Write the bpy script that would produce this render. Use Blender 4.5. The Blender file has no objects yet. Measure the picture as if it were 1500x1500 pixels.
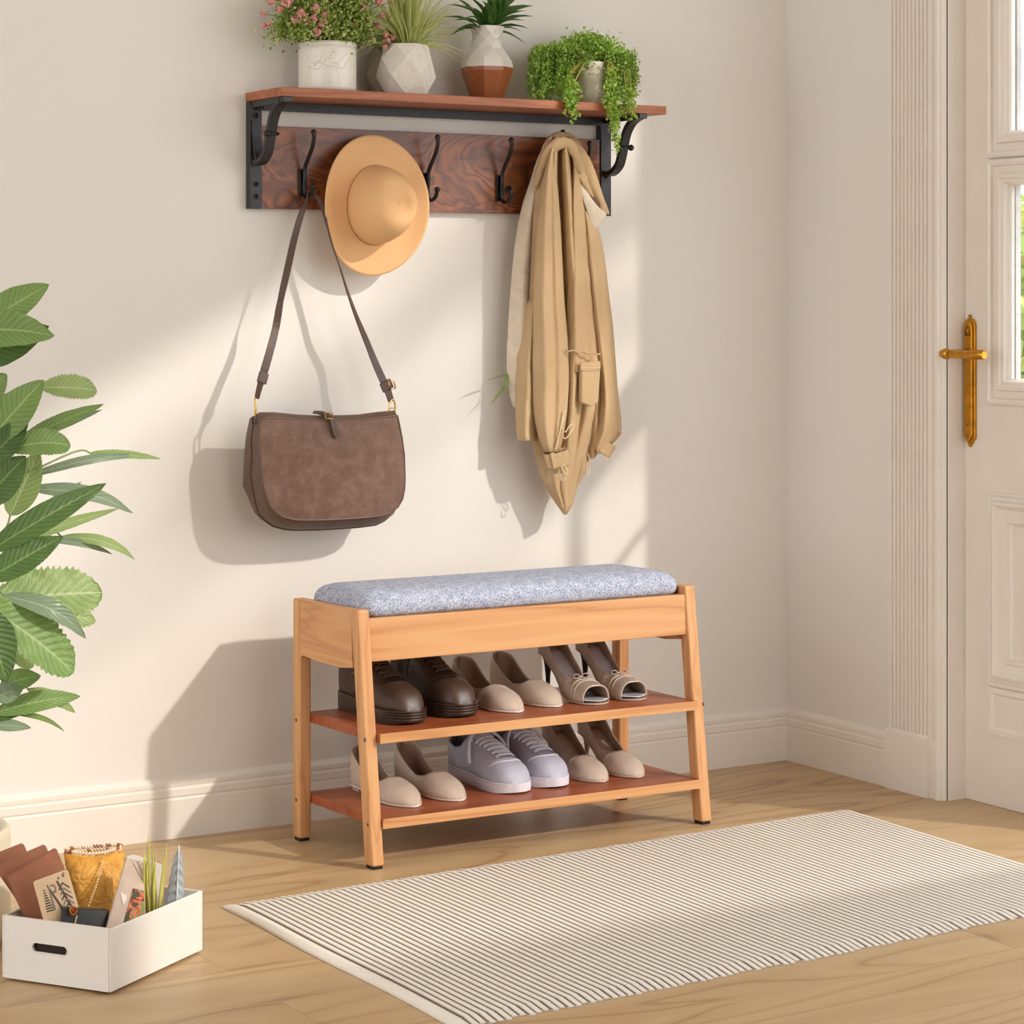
import bpy, bmesh, math, random
from mathutils import Vector, Matrix, noise
random.seed(7)
SC = bpy.context.scene
COL = SC.collection
pi = math.pi

# ------------------------------------------------------------------ camera geometry (metres)
FPX, EYE, HOR = 3500.0, 1.105, 434.0
TH = math.atan2(3500, 5700)
cc, ss = math.cos(TH), math.sin(TH)
RGT, FWD = (cc, -ss), (ss, cc)
CAMX, CAMY = -(0.658*cc + 5.713*ss), -(-0.658*ss + 5.713*cc)

def ray(px, py):
    u = (px-750)/FPX
    return (FWD[0]+u*RGT[0], FWD[1]+u*RGT[1], -(py-HOR)/FPX)
def W(px, py, Y):            # point of the plane y = Y (parallel to the back wall)
    d = ray(px, py); t = (Y-CAMY)/d[1]
    return Vector((CAMX+d[0]*t, Y, EYE+d[2]*t))
def XP(px, py, X):           # point of the plane x = X (parallel to the door wall)
    d = ray(px, py); t = (X-CAMX)/d[0]
    return Vector((X, CAMY+d[1]*t, EYE+d[2]*t))

# ------------------------------------------------------------------ mesh helpers
class MB:
    def __init__(s): s.v = []; s.f = []; s.uv = {}; s.m = []
    def add(s, verts, faces, uvs=None, mi=0):
        o = len(s.v)
        s.v += [Vector(v) for v in verts]
        for i, f in enumerate(faces):
            s.f.append([a+o for a in f]); s.m.append(mi)
        if uvs:
            for i, u in enumerate(uvs): s.uv[o+i] = u
        return s
    def box(s, x0, x1, y0, y1, z0, z1, mi=0):
        return s.hexa([(x0,y0,z0),(x1,y0,z0),(x1,y1,z0),(x0,y1,z0),(x0,y0,z1),(x1,y0,z1),(x1,y1,z1),(x0,y1,z1)], mi)
    def hexa(s, p, mi=0):
        return s.add(p, [(3,2,1,0),(4,5,6,7),(0,1,5,4),(1,2,6,5),(2,3,7,6),(3,0,4,7)], mi=mi)
    def prism(s, poly, axis, a, b, mi=0):
        n = len(poly)
        def P(p, t):
            if axis == 'x': return (t, p[0], p[1])
            if axis == 'y': return (p[0], t, p[1])
            return (p[0], p[1], t)
        v = [P(p, a) for p in poly]+[P(p, b) for p in poly]
        f = [list(range(n))[::-1], list(range(n, 2*n))]
        f += [[i, (i+1) % n, n+(i+1) % n, n+i] for i in range(n)]
        return s.add(v, f, mi=mi)
    def rings(s, rings, closed=True, cap=True, uv=False, mi=0):
        n = len(rings[0]); v = [p for r in rings for p in r]; f = []
        m = n if closed else n-1
        for i in range(len(rings)-1):
            for j in range(m):
                f.append([i*n+j, i*n+(j+1) % n, (i+1)*n+(j+1) % n, (i+1)*n+j])
        if cap and closed:
            f.append(list(range(n))[::-1]); f.append([(len(rings)-1)*n+j for j in range(n)])
        uvs = None
        if uv: uvs = [(i/(len(rings)-1), j/(n-1)) for i in range(len(rings)) for j in range(n)]
        return s.add(v, f, uvs, mi)
    def tube(s, pts, r, n=8, cap=True, flat=None, mi=0):
        pts = [Vector(p) for p in pts]
        if not isinstance(r, (list, tuple)): r = [r]*len(pts)
        rs = []; up = None
        for i, p in enumerate(pts):
            t = (pts[min(i+1, len(pts)-1)]-pts[max(i-1, 0)])
            if t.length < 1e-9: t = Vector((0, 0, 1))
            t.normalize()
            if up is None:
                up = Vector((0, 0, 1)) if abs(t.z) < .9 else Vector((0, 1, 0))
            a = t.cross(up)
            if a.length < 1e-6: a = t.cross(Vector((1, 0, 0)))
            a.normalize(); b = a.cross(t).normalized(); up = b
            ra, rb = (r[i], r[i]) if flat is None else (r[i], r[i]*flat)
            rs.append([p+a*math.cos(2*pi*k/n)*ra+b*math.sin(2*pi*k/n)*rb for k in range(n)])
        return s.rings(rs, cap=cap, mi=mi)
    def lathe(s, prof, c=(0, 0, 0), n=32, rot=0, cap=False, mi=0):
        c = Vector(c)
        rs = [[c+Vector((r*math.cos(2*pi*k/n+rot), r*math.sin(2*pi*k/n+rot), z)) for k in range(n)] for r, z in prof]
        return s.rings(rs, cap=cap, mi=mi)
    def ball(s, c, r, n=12, sc=(1, 1, 1), mi=0):
        c = Vector(c); m = n//2+1; rs = []
        for i in range(m+1):
            a = -pi/2+pi*i/m; a = max(min(a, pi/2-.02), -pi/2+.02)
            rs.append([c+Vector((r*sc[0]*math.cos(a)*math.cos(2*pi*k/n), r*sc[1]*math.cos(a)*math.sin(2*pi*k/n), r*sc[2]*math.sin(a))) for k in range(n)])
        return s.rings(rs, mi=mi)
    def ribbon(s, pts, wdirs, w, th=.003, mi=0):
        """strap: rectangular section swept along pts; wdirs = width directions"""
        pts = [Vector(p) for p in pts]; rs = []
        for i, p in enumerate(pts):
            t = (pts[min(i+1, len(pts)-1)]-pts[max(i-1, 0)]).normalized()
            a = Vector(wdirs[i]); a = (a-t*a.dot(t)).normalized(); b = t.cross(a)
            ww = w[i] if isinstance(w, (list, tuple)) else w
            rs.append([p+a*ww/2+b*th/2, p-a*ww/2+b*th/2, p-a*ww/2-b*th/2, p+a*ww/2-b*th/2])
        return s.rings(rs, mi=mi)

SHEARED = []
def obj(name, mb, mats, parent=None, smooth=False, bevel=0, seg=2, local=False, solid=None, sub=0, angle=None, matoff=0, outward=False):
    """link ONE mesh object; world coordinates unless local=True"""
    me = bpy.data.meshes.new(name)
    vs = mb.v
    if parent is not None and parent in SHEARED: vs = [Vector((v.x-.055*(v.y+.16), v.y, v.z)) for v in vs]
    if parent is not None and not local:
        inv = WM(parent).inverted(); vs = [inv @ v for v in vs]
    me.from_pydata([tuple(v) for v in vs], [], mb.f)
    if not isinstance(mats, (list, tuple)): mats = [mats]
    for m in mats: me.materials.append(m)
    for p, mi in zip(me.polygons, mb.m): p.material_index = mi; p.use_smooth = smooth
    if mb.uv:
        l = me.uv_layers.new(name='UVMap')
        for lp in me.loops:
            l.data[lp.index].uv = mb.uv.get(lp.vertex_index, (0, 0))
    bm = bmesh.new(); bm.from_mesh(me)
    bmesh.ops.recalc_face_normals(bm, faces=bm.faces)
    if outward:
        c = Vector(outward)
        if sum(f.normal.dot(f.calc_center_median()-c)*f.calc_area() for f in bm.faces) < 0: bmesh.ops.reverse_faces(bm, faces=bm.faces)
    bm.to_mesh(me); bm.free()
    if smooth and angle: 
        try: me.set_sharp_from_angle(angle=math.radians(angle))
        except Exception: pass
    o = bpy.data.objects.new(name, me); COL.objects.link(o)
    if parent is not None: o.parent = parent
    if parent is not None and parent in SHEARED: SHEARED.append(o)
    if solid:
        md = o.modifiers.new('solid', 'SOLIDIFY'); md.thickness = solid; md.offset = -1; md.material_offset = matoff
    if bevel:
        md = o.modifiers.new('bevel', 'BEVEL'); md.width = bevel; md.segments = seg; md.limit_method = 'ANGLE'; md.angle_limit = math.radians(40)
        if len(me.polygons) < 400:
            for p in me.polygons: p.use_smooth = True
            o.modifiers.new('wn', 'WEIGHTED_NORMAL')
    if sub:
        md = o.modifiers.new('sub', 'SUBSURF'); md.levels = sub; md.render_levels = sub
    return o

def WM(o):
    m = Matrix.LocRotScale(o.location, o.rotation_euler, o.scale)
    return (WM(o.parent) @ m) if o.parent else m

def tag(o, label=None, cat=None, group=None, kind=None):
    if label: o['label'] = label
    if cat: o['category'] = cat
    if group: o['group'] = group
    if kind: o['kind'] = kind
    return o
def thing(name, label, cat, loc=(0, 0, 0), rz=0, group=None, kind=None):
    o = bpy.data.objects.new(name, None); COL.objects.link(o)
    o.empty_display_size = .05
    o.location = loc; o.rotation_euler = (0, 0, rz)
    return tag(o, label, cat, group, kind)
def copy_tree(o, parent=None):
    c = o.copy(); COL.objects.link(c); c.parent = parent
    for ch in [k for k in bpy.data.objects if k.parent == o]: copy_tree(ch, c)
    return c
def lerp(a, b, t): return a+(b-a)*t
def interp(tab, x):
    if x <= tab[0][0]: return tab[0][1]
    for (a, va), (b, vb) in zip(tab, tab[1:]):
        if x <= b:
            t = (x-a)/(b-a); return va+(vb-va)*t
    return tab[-1][1]
def sinterp(tab, x):          # smooth (cosine-free catmull) table lookup
    n = len(tab)
    if x <= tab[0][0]: return tab[0][1]
    for i in range(n-1):
        a, va = tab[i]; b, vb = tab[i+1]
        if x <= b:
            t = (x-a)/(b-a)
            pa, pva = tab[i-1] if i > 0 else (a-(b-a), va-(vb-va))
            nb, nvb = tab[i+2] if i+2 < n else (b+(b-a), vb+(vb-va))
            m0 = (vb-pva)/(b-pa)*(b-a); m1 = (nvb-va)/(nb-a)*(b-a)
            return (2*t**3-3*t*t+1)*va+(t**3-2*t*t+t)*m0+(-2*t**3+3*t*t)*vb+(t**3-t*t)*m1
    return tab[-1][1]
def smoothpath(pts, k=6):
    pts = [Vector(p) for p in pts]; out = []
    for i in range(len(pts)-1):
        p0 = pts[max(i-1, 0)]; p1 = pts[i]; p2 = pts[i+1]; p3 = pts[min(i+2, len(pts)-1)]
        for j in range(k):
            t = j/k
            out.append(.5*((2*p1)+(p2-p0)*t+(2*p0-5*p1+4*p2-p3)*t*t+(3*p1-p0-3*p2+p3)*t**3))
    out.append(pts[-1]); return out

# ------------------------------------------------------------------ materials
def srgb(r, g, b):
    f = lambda c: (c/255/12.92) if c/255 <= .04045 else ((c/255+.055)/1.055)**2.4
    return (f(r), f(g), f(b), 1)
class NT:
    def __init__(s, name, rough=.5, metal=0, spec=.5):
        s.m = bpy.data.materials.new(name); s.m.use_nodes = True
        s.n = s.m.node_tree.nodes; s.l = s.m.node_tree.links
        s.b = s.n['Principled BSDF']
        s.b.inputs['Roughness'].default_value = rough; s.b.inputs['Metallic'].default_value = metal
        s.b.inputs['Specular IOR Level'].default_value = spec
    def node(s, t, **kw):
        n = s.n.new(t)
        for k, v in kw.items():
            if k in n.inputs: n.inputs[k].default_value = v
            else: setattr(n, k, v)
        return n
    def link(s, a, b): s.l.new(a, b)
    def coord(s, kind='Object', scale=(1, 1, 1), rot=(0, 0, 0), loc=(0, 0, 0)):
        t = s.n.new('ShaderNodeTexCoord'); m = s.n.new('ShaderNodeMapping')
        m.inputs['Scale'].default_value = scale; m.inputs['Rotation'].default_value = rot; m.inputs['Location'].default_value = loc
        s.link(t.outputs[kind], m.inputs['Vector']); return m.outputs['Vector']
    def noise(s, vec, scale, detail=3, rough=.5, dist=0):
        n = s.node('ShaderNodeTexNoise', Scale=scale, Detail=detail, Roughness=rough, Distortion=dist)
        s.link(vec, n.inputs['Vector']); return n.outputs['Fac']
    def ramp(s, fac, stops):
        r = s.n.new('ShaderNodeValToRGB'); e = r.color_ramp.elements
        while len(e) < len(stops): e.new(.5)
        for i, (p, c) in enumerate(stops): e[i].position = p; e[i].color = c
        s.link(fac, r.inputs['Fac']); return r.outputs['Color']
    def mix(s, fac, a, b, mode='MIX'):
        x = s.n.new('ShaderNodeMix'); x.data_type = 'RGBA'; x.blend_type = mode
        for sock, v in ((x.inputs[0], fac), (x.inputs[6], a), (x.inputs[7], b)):
            if hasattr(v, 'links'): s.link(v, sock)
            else: sock.default_value = v
        return x.outputs[2]
    def math(s, op, a, b=0.0):
        x = s.n.new('ShaderNodeMath'); x.operation = op
        for sock, v in ((x.inputs[0], a), (x.inputs[1], b)):
            if hasattr(v, 'links'): s.link(v, sock)
            else: sock.default_value = v
        return x.outputs[0]
    def color(s, c):
        if hasattr(c, 'links'): s.link(c, s.b.inputs['Base Color'])
        else: s.b.inputs['Base Color'].default_value = c
        return s
    def bump(s, h, strength=.2, dist=.002):
        x = s.node('ShaderNodeBump', Strength=strength, Distance=dist)
        s.link(h, x.inputs['Height']); s.link(x.outputs['Normal'], s.b.inputs['Normal']); return s

def plain(name, c, rough=.5, metal=0, var=.06, scale=40, bump=.1, bd=.001, spec=.5):
    t = NT(name, rough, metal, spec); v = t.coord()
    n = t.noise(v, scale, 4)
    dark = tuple(x*(1-var*2) for x in c[:3])+(1,); lite = tuple(min(1, x*(1+var)) for x in c[:3])+(1,)
    t.color(t.ramp(n, [(.3, dark), (.7, lite)]))
    if bump: t.bump(n, bump, bd)
    return t.m

def wood(name, c1, c2, c3, grain='x', rough=.45, ring=9., stretch=.09, dist=3.2, pores=.35, spec=.4, bump=.08):
    t = NT(name, rough, 0, spec)
    sc = {'x': (stretch, 1, 1), 'y': (1, stretch, 1), 'z': (1, 1, stretch)}[grain]
    v = t.coord(scale=sc)
    info = t.n.new('ShaderNodeObjectInfo')
    vm = t.n.new('ShaderNodeVectorMath'); vm.operation = 'ADD'
    mul = t.n.new('ShaderNodeVectorMath'); mul.operation = 'SCALE'; mul.inputs['Scale'].default_value = .35
    t.link(info.outputs['Location'], mul.inputs[0]); t.link(v, vm.inputs[0]); t.link(mul.outputs[0], vm.inputs[1])
    vv = vm.outputs[0]
    n1 = t.noise(vv, ring, 2, .5, .3)
    f = t.math('FRACT', t.math('MULTIPLY', n1, dist*3))
    tri = t.math('ABSOLUTE', t.math('SUBTRACT', f, .5))
    col = t.ramp(tri, [(0, c3), (.12, c2), (.5, c1)])
    n2 = t.noise(vv, ring*22, 3, .6)
    col = t.mix(t.math('MULTIPLY', n2, pores), col, c3)
    n3 = t.noise(vv, 3.0, 2)
    col = t.mix(t.ramp(n3, [(.35, (0, 0, 0, 1)), (.7, (.5, .5, .5, 1))]), col, c1)
    t.color(col); t.bump(n2, bump, .001)
    return t.m

# paints, metals, cloth
def wallmat():
    t = NT('wall_paint', .75, 0, .25)
    v = t.coord(); n = t.noise(v, 220, 2); n2 = t.noise(v, 1.6, 2)
    t.color(t.mix(n2, srgb(231, 226, 219), srgb(228, 222, 214))); t.bump(n, .04, .0008); return t.m
M = {}
M['wall'] = wallmat()
M['bounce_wall'] = plain('bounce_wall_tone', srgb(196, 178, 160), .8, var=.02, scale=8, bump=0)  # tone of the added unseen walls, set for the light they bounce
M['trim'] = plain('trim_paint', srgb(234, 226, 216), .45, var=.015, scale=12, bump=.02)
M['door'] = plain('door_paint', srgb(232, 223, 212), .45, var=.015, scale=9, bump=.02)
M['ceil'] = plain('ceiling_paint', srgb(238, 234, 228), .9, var=.01, scale=8, bump=0)
ORI = (srgb(217, 166, 114), srgb(205, 148, 97), srgb(184, 120, 72))
for g in 'xyz': M['oak_'+g] = wood('honey_wood_'+g, *ORI, grain=g, rough=.42, ring=17 if g != 'x' else 15, dist=2.2, pores=.38, stretch=.045)
for g in 'xy': M['shelf_'+g] = wood('shelf_wood_'+g, srgb(168, 92, 54), srgb(158, 82, 46), srgb(134, 64, 34), grain=g, rough=.38, ring=12, dist=1.8, pores=.3)
M['walnut_x'] = wood('walnut_shelf', srgb(176, 106, 64), srgb(158, 90, 52), srgb(122, 66, 38), grain='x', rough=.38, ring=14, dist=2.2, pores=.4)
M['metal'] = plain('black_iron', srgb(58, 58, 60), .42, .55, var=.1, scale=120, bump=.05)
M['metal2'] = plain('black_hook', srgb(44, 42, 42), .28, .6, var=.1, scale=120, bump=.02)
M['brass'] = plain('aged_brass', srgb(205, 150, 55), .28, 1, var=.12, scale=60, bump=.05)
M['gold'] = plain('gold_metal', srgb(225, 185, 110), .22, 1, var=.05, bump=0)
M['dark'] = plain('dark_hole', srgb(20, 16, 14), .9, bump=0)
M['rubber'] = plain('black_rubber', srgb(24, 22, 22), .8, bump=0)
M['screw'] = plain('steel_screw', srgb(150, 120, 105), .35, .8, bump=0)

def burl():
    t = NT('figured_walnut', .32, 0, .5)
    v = t.coord(scale=(1, 1, 2.4))
    n = t.noise(v, 3.2, 3, .45, 1.3)
    f = t.math('FRACT', t.math('MULTIPLY', n, 13))
    tri = t.math('ABSOLUTE', t.math('SUBTRACT', f, .5))
    col = t.ramp(tri, [(0, srgb(90, 48, 28)), (.14, srgb(134, 76, 42)), (.5, srgb(172, 102, 54))])
    big = t.noise(v, 4.5, 2, .5, .6)
    col = t.mix(t.ramp(big, [(.42, (0, 0, 0, 1)), (.6, (.75, .75, .75, 1))]), col, srgb(106, 64, 44))
    fine = t.noise(t.coord(scale=(.3, 1, 5)), 60, 3, .7)
    col = t.mix(t.math('MULTIPLY', fine, .45), col, srgb(70, 38, 24))
    t.color(col); t.bump(n, .05, .001); return t.m
M['burl'] = burl()

def floormat():
    t = NT('oak_floor', .38, 0, .45)
    tc = t.n.new('ShaderNodeTexCoord')
    br = t.n.new('ShaderNodeTexBrick')
    br.offset = .37; br.inputs['Scale'].default_value = 1
    br.inputs['Brick Width'].default_value = 1.9; br.inputs['Row Height'].default_value = .19
    br.inputs['Mortar Size'].default_value = .0012; br.inputs['Mortar Smooth'].default_value = .2
    br.inputs['Color1'].default_value = (0, 0, 0, 1); br.inputs['Color2'].default_value = (1, 1, 1, 1); br.inputs['Mortar'].default_value = (.5, .5, .5, 1)
    t.link(tc.outputs['Object'], br.inputs['Vector'])
    cm = t.n.new('ShaderNodeCombineXYZ'); t.link(t.math('MULTIPLY', br.outputs['Color'], 3.7), cm.inputs[2]); t.link(t.math('MULTIPLY', br.outputs['Color'], 5.1), cm.inputs[0])
    va = t.n.new('ShaderNodeVectorMath'); va.operation = 'ADD'
    t.link(tc.outputs['Object'], va.inputs[0]); t.link(cm.outputs[0], va.inputs[1])
    mp = t.n.new('ShaderNodeMapping'); mp.inputs['Scale'].default_value = (.22, 1, 1); t.link(va.outputs[0], mp.inputs['Vector'])
    v = mp.outputs[0]
    n = t.noise(v, 3.6, 2, .45, .8)
    f = t.math('FRACT', t.math('MULTIPLY', n, 9))
    tri = t.math('ABSOLUTE', t.math('SUBTRACT', f, .5))
    col = t.ramp(tri, [(0, srgb(152, 117, 78)), (.08, srgb(182, 150, 108)), (.5, srgb(196, 167, 125))])
    mp2 = t.n.new('ShaderNodeMapping'); mp2.inputs['Scale'].default_value = (.05, 1, 1); t.link(va.outputs[0], mp2.inputs['Vector'])
    n2 = t.noise(mp2.outputs[0], 130, 3, .6)
    col = t.mix(t.math('MULTIPLY', n2, .28), col, srgb(170, 132, 88))
    n3 = t.noise(v, 2.2, 1)
    col = t.mix(t.ramp(n3, [(.4, (0, 0, 0, 1)), (.75, (.6, .6, .6, 1))]), col, srgb(202, 174, 131))
    col = t.mix(t.math('MULTIPLY', br.outputs['Fac'], .4), col, srgb(140, 106, 70))
    t.color(col)
    h = t.math('SUBTRACT', t.math('MULTIPLY', n2, .15), br.outputs['Fac'])
    t.bump(h, .12, .001)
    return t.m
M['floor'] = floormat()

def fabric():
    t = NT('heather_fabric', .95, 0, .1)
    v = t.coord()
    n1 = t.noise(t.coord(scale=(1, 4.5, 4.5)), 290, 2, .6); n2 = t.noise(t.coord(scale=(4.5, 1, 1)), 290, 2, .6)
    n3 = t.noise(v, 640, 1, .5); nb = t.noise(v, 55, 2, .6)
    x = t.math('ADD', t.math('ADD', t.math('MULTIPLY', n1, .36), t.math('MULTIPLY', n2, .36)), t.math('ADD', t.math('MULTIPLY', n3, .22), t.math('MULTIPLY', nb, .10)))
    col = t.ramp(x, [(.44, srgb(98, 108, 134)), (.51, srgb(156, 164, 186)), (.59, srgb(224, 226, 236))])
    t.color(col); t.bump(x, .6, .0012); return t.m
M['fabric'] = fabric()
# ------------------------------------------------------------------ ROOM
def struct(name, mb, m, parent=None, **k):
    o = obj(name, mb, m, parent, **k)
    if parent is None: o['kind'] = 'structure'
    return o
ZC = 3.5
struct('floor', MB().box(-7, .6, -8, .15, -.1, 0), M['floor'])
struct('wall_back', MB().box(-7, .2, 0, .15, 0, ZC), M['wall'])
# door wall: solid up to the casing, above the door, and around an unseen opening made up to shape the sun patches
wr = MB()
wr.box(0, .15, -.565, 0, 0, ZC)
wr.box(0.05, .15, -1.03, -.565, 2.42, ZC)
wr.box(0, .05, -1.03, -.565, 2.42, ZC)
wr.prism([(-1.032, 0), (-1.62, .34), (-3.5, 1.72), (-4.3, 2.3), (-4.3, 3.25), (-3.0, 2.98), (-2.0, 2.62), (-1.03, 2.45), (-1.03, ZC), (-8, ZC), (-8, 0)], 'x', 0, .15)
struct('wall_right', wr, M['wall'])
struct('added_wall_left', MB().box(-4.75, -4.6, -8, -3.2, 0, ZC), M['bounce_wall'])  # partial wall added out of view to cut ambient light from the left
struct('added_wall_front', MB().box(-4.75, -1.9, -6.65, -6.5, 0, ZC), M['bounce_wall'])  # added unseen wall, so ambient light enters from the front right
struct('ceiling', MB().box(-7, .2, -8, .15, ZC, ZC+.1), M['ceil'])

# baseboards (moulded profile: depth out of the wall, height)
BP = [(0, 0), (.016, 0), (.016, .078), (.0145, .083), (.0165, .086), (.0165, .099), (.012, .1035), (.0135, .107), (.0135, .114), (.006, .121), (0, .124)]
struct('baseboard_back', MB().prism([(-d, z) for d, z in BP], 'x', -7, 0), M['trim'], smooth=False)
struct('baseboard_right', MB().prism([(-d, z) for d, z in BP], 'y', -.385, 0), M['trim'])

# fluted door casing with plinth block
tr = MB()
Y0, Y1 = -.385, -.520
poly = [(0, Y0), (-.014, Y0)]
nf = 10; fw = .0128
y = Y0-.004
for i in range(nf):
    poly += [(-.014, y), (-.0155, y-.0015), (-.0155, y-fw*.45), (-.014, y-fw*.55)]
    for k in range(1, 4):
        poly.append((-.014+.0055*math.sin(pi*k/4), y-fw*(.55+.4*k/4)))
    y -= fw
poly += [(-.014, y), (-.014, -.530), (-.010, -.533), (-.010, -.540), (-.016, -.542), (-.016, -.549), (-.010, -.551), (-.010, -.556), (-.003, -.560), (0, -.562)]
tr.prism(poly, 'z', .128, ZC)
pl = [(0, Y0+.004), (-.021, Y0+.004), (-.021, -.520), (-.013, -.521), (-.013, -.540), (-.018, -.542), (-.018, -.549), (-.011, -.551), (-.011, -.556), (-.003, -.560), (0, -.562)]
tr.prism(pl, 'z', 0, .130)
tr.hexa([(0, Y0+.004, .130), (-.021, Y0+.004, .130), (-.021, -.520, .130), (0, -.520, .130), (0, Y0+.002, .136), (-.015, Y0+.002, .136), (-.015, -.518, .136), (0, -.518, .136)])
struct('trim_1', tr, M['trim'])
# jamb lining (the reveal between casing and door)
struct('trim_2', MB().box(0, .062, -.566, -.5605, 0, 2.42).box(.012, .05, -.5655, -.5605, 0, 2.42), M['trim'])

# door leaf
DX = .05                      # face of the leaf
dr = thing('door_1', None, None, (DX, -.566, 0), kind='structure')
leaf = MB()
DY0, DY1 = -.5665, -1.03
GY0, GY1 = -.700, -1.027       # glass opening
gz0, gz1, gz2, gz3 = .915, 1.375, 1.415, 2.12
leaf.box(DX, DX+.032, GY0, DY0, .001, 2.415)
leaf.box(DX, DX+.032, DY1, GY1, .001, 2.415)
leaf.box(DX, DX+.032, GY1, GY0, .001, gz0)
leaf.box(DX, DX+.032, GY1, GY0, gz3, 2.415)
leaf.box(DX, DX+.032, GY1, GY0, gz1, gz2)
obj('leaf', leaf, M['door'], dr)
RS = .2
def frame_mould(mb, ya, yb, za, zb, prof):
    """picture-frame moulding on the door face; prof = list of (inset, out)"""
    rings = []
    for ins, out in prof:
        rings.append([(DX-out, ya-ins, za+ins), (DX-out, yb+ins*RS, za+ins), (DX-out, yb+ins*RS, zb-ins), (DX-out, ya-ins, zb-ins)])
    mb.rings(rings, cap=False)
mo = MB()
gp = [(0, 0), (0, .010), (.006, .013), (.012, .010), (.014, .004), (.030, .004), (.032, .012), (.040, .013), (.044, .008), (.050, .008), (.056, -.004), (.056, -.03)]
frame_mould(mo, -.645, -1.024, .871, 1.400, gp)
frame_mould(mo, -.645, -1.024, 1.405, 2.18, gp)
obj('glazing_moulding', mo, M['trim'], dr)
pm = MB()
pp = [(0, 0), (0, .006), (.004, .008), (.008, .006), (.010, .003), (.018, .003), (.020, .014), (.026, .018), (.032, .012), (.036, .008), (.052, .006), (.056, .010), (.062, .010), (.066, .002), (.070, 0)]
frame_mould(pm, -.645, -1.01, .26, .681, pp)
obj('panel_moulding', pm, M['trim'], dr)
pm2 = MB()
frame_mould(pm2, -.640, -1.01, .155, .258, [(0, 0), (0, .004), (.012, .005), (.016, .002), (.017, 0)])
obj('lower_panel_moulding', pm2, M['trim'], dr)
sb = MB()                     # upright inner sash bars seen through the glass
sb.box(DX+.006, DX+.02, -.722, -.716, gz2, gz3).box(DX+.006, DX+.02, -.752, -.747, gz2, gz3)
sb.box(DX+.006, DX+.02, -.719, -.714, gz0, gz1)
obj('sash_bars', sb, plain('white_sash', srgb(196, 196, 196), .4, bump=0), dr)
gt = NT('window_glass', .02, 0, .5); gt.b.inputs['Transmission Weight'].default_value = 1; gt.b.inputs['IOR'].default_value = 1.0; gt.color((1, 1, 1, 1))
# thin pane: clear, sunlight passes
gm = gt.m; nt = gm.node_tree
tp = nt.nodes.new('ShaderNodeBsdfTransparent'); gl = nt.nodes.new('ShaderNodeBsdfGlossy'); gl.inputs['Roughness'].default_value = .02
mx = nt.nodes.new('ShaderNodeMixShader'); mx.inputs[0].default_value = .06
nt.links.new(tp.outputs[0], mx.inputs[1]); nt.links.new(gl.outputs[0], mx.inputs[2])
nt.links.new(mx.outputs[0], nt.nodes['Material Output'].inputs['Surface'])
M['glass'] = gm
obj('glass_pane', MB().box(DX+.024, DX+.028, GY1-.005, GY0+.005, gz0-.005, gz1+.005), gm, dr)
obj('glass_pane', MB().box(DX+.024, DX+.028, GY1-.005, GY0+.005, gz2-.005, gz3+.005), gm, dr)

# brass door handle
yh = -.573-.006
h = obj('handle_plate', MB(), M['brass'], dr)
bpy.data.objects.remove(h)
def plate(mb, w, z0, z1, x0, x1):
    n = 10; c = yh-.0
    pts = []
    for k in range(n+1):
        a = pi*k/n; pts.append((c+w*math.cos(a), z1-w+w*1.15*math.sin(a)))
    pts += [(c-w, z0+w*1.3), (c, z0), (c+w, z0+w*1.3)]
    mb.prism(pts, 'x', x0, x1)
pb = MB(); yh = -.586
plate(pb, .0175, .773, 1.056, DX-.006, DX+.001)
plate(pb, .0125, .785, 1.049, DX-.011, DX-.005)
HP = obj('handle_plate', pb, M['brass'], dr, bevel=.002)
rb = MB()
pr = [(yh+.007*math.cos(a), 1.022+.014*max(0, math.sin(a)) if 0 < a < pi else 1.022) for a in [pi*k/8 for k in range(9)]]
rb.prism([(yh+.0085, 1.018), (yh+.004, 1.036), (yh, 1.041), (yh-.004, 1.036), (yh-.0085, 1.018)], 'x', DX-.0125, DX-.0105)
rb.ball((DX-.011, yh, .822), .0032); rb.ball((DX-.011, yh, .800), .003); rb.ball((DX-.005, yh, 1.062), .0032)
obj('plate_ornament', rb, plain('dark_brass', srgb(150, 105, 45), .4, 1, bump=0), HP, smooth=True)
lv = MB(); zl = .979; XL = -.036
ya, yb = XP(1386, 519, XL).y, XP(1442, 518, XL).y; zl = XP(1410, 519, XL).z
lv.tube([(DX-.004, yh, zl), (DX-.03, yh, zl), (XL, yh, zl)], [.010, .0085, .0085], 14)
yn = lerp(ya, yb, .62)
lv.tube([(XL, ya-.016, zl), (XL, yn, zl), (XL, yn-.001, zl), (XL, yb+.003, zl), (XL, yb, zl)], [.0092, .0092, .0105, .0105, .0080], 16)
lv.tube([(XL, ya-.015, zl), (XL, ya-.008, zl)], [.0062, .0062], 14)
lv.tube([(XL, ya-.013, zl), (XL, ya-.0105, zl)], [.0090, .0090], 14)
lv.ball((XL, ya, zl), .0122, 18)
obj('lever', lv, M['brass'], HP, smooth=True, angle=50)

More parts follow.
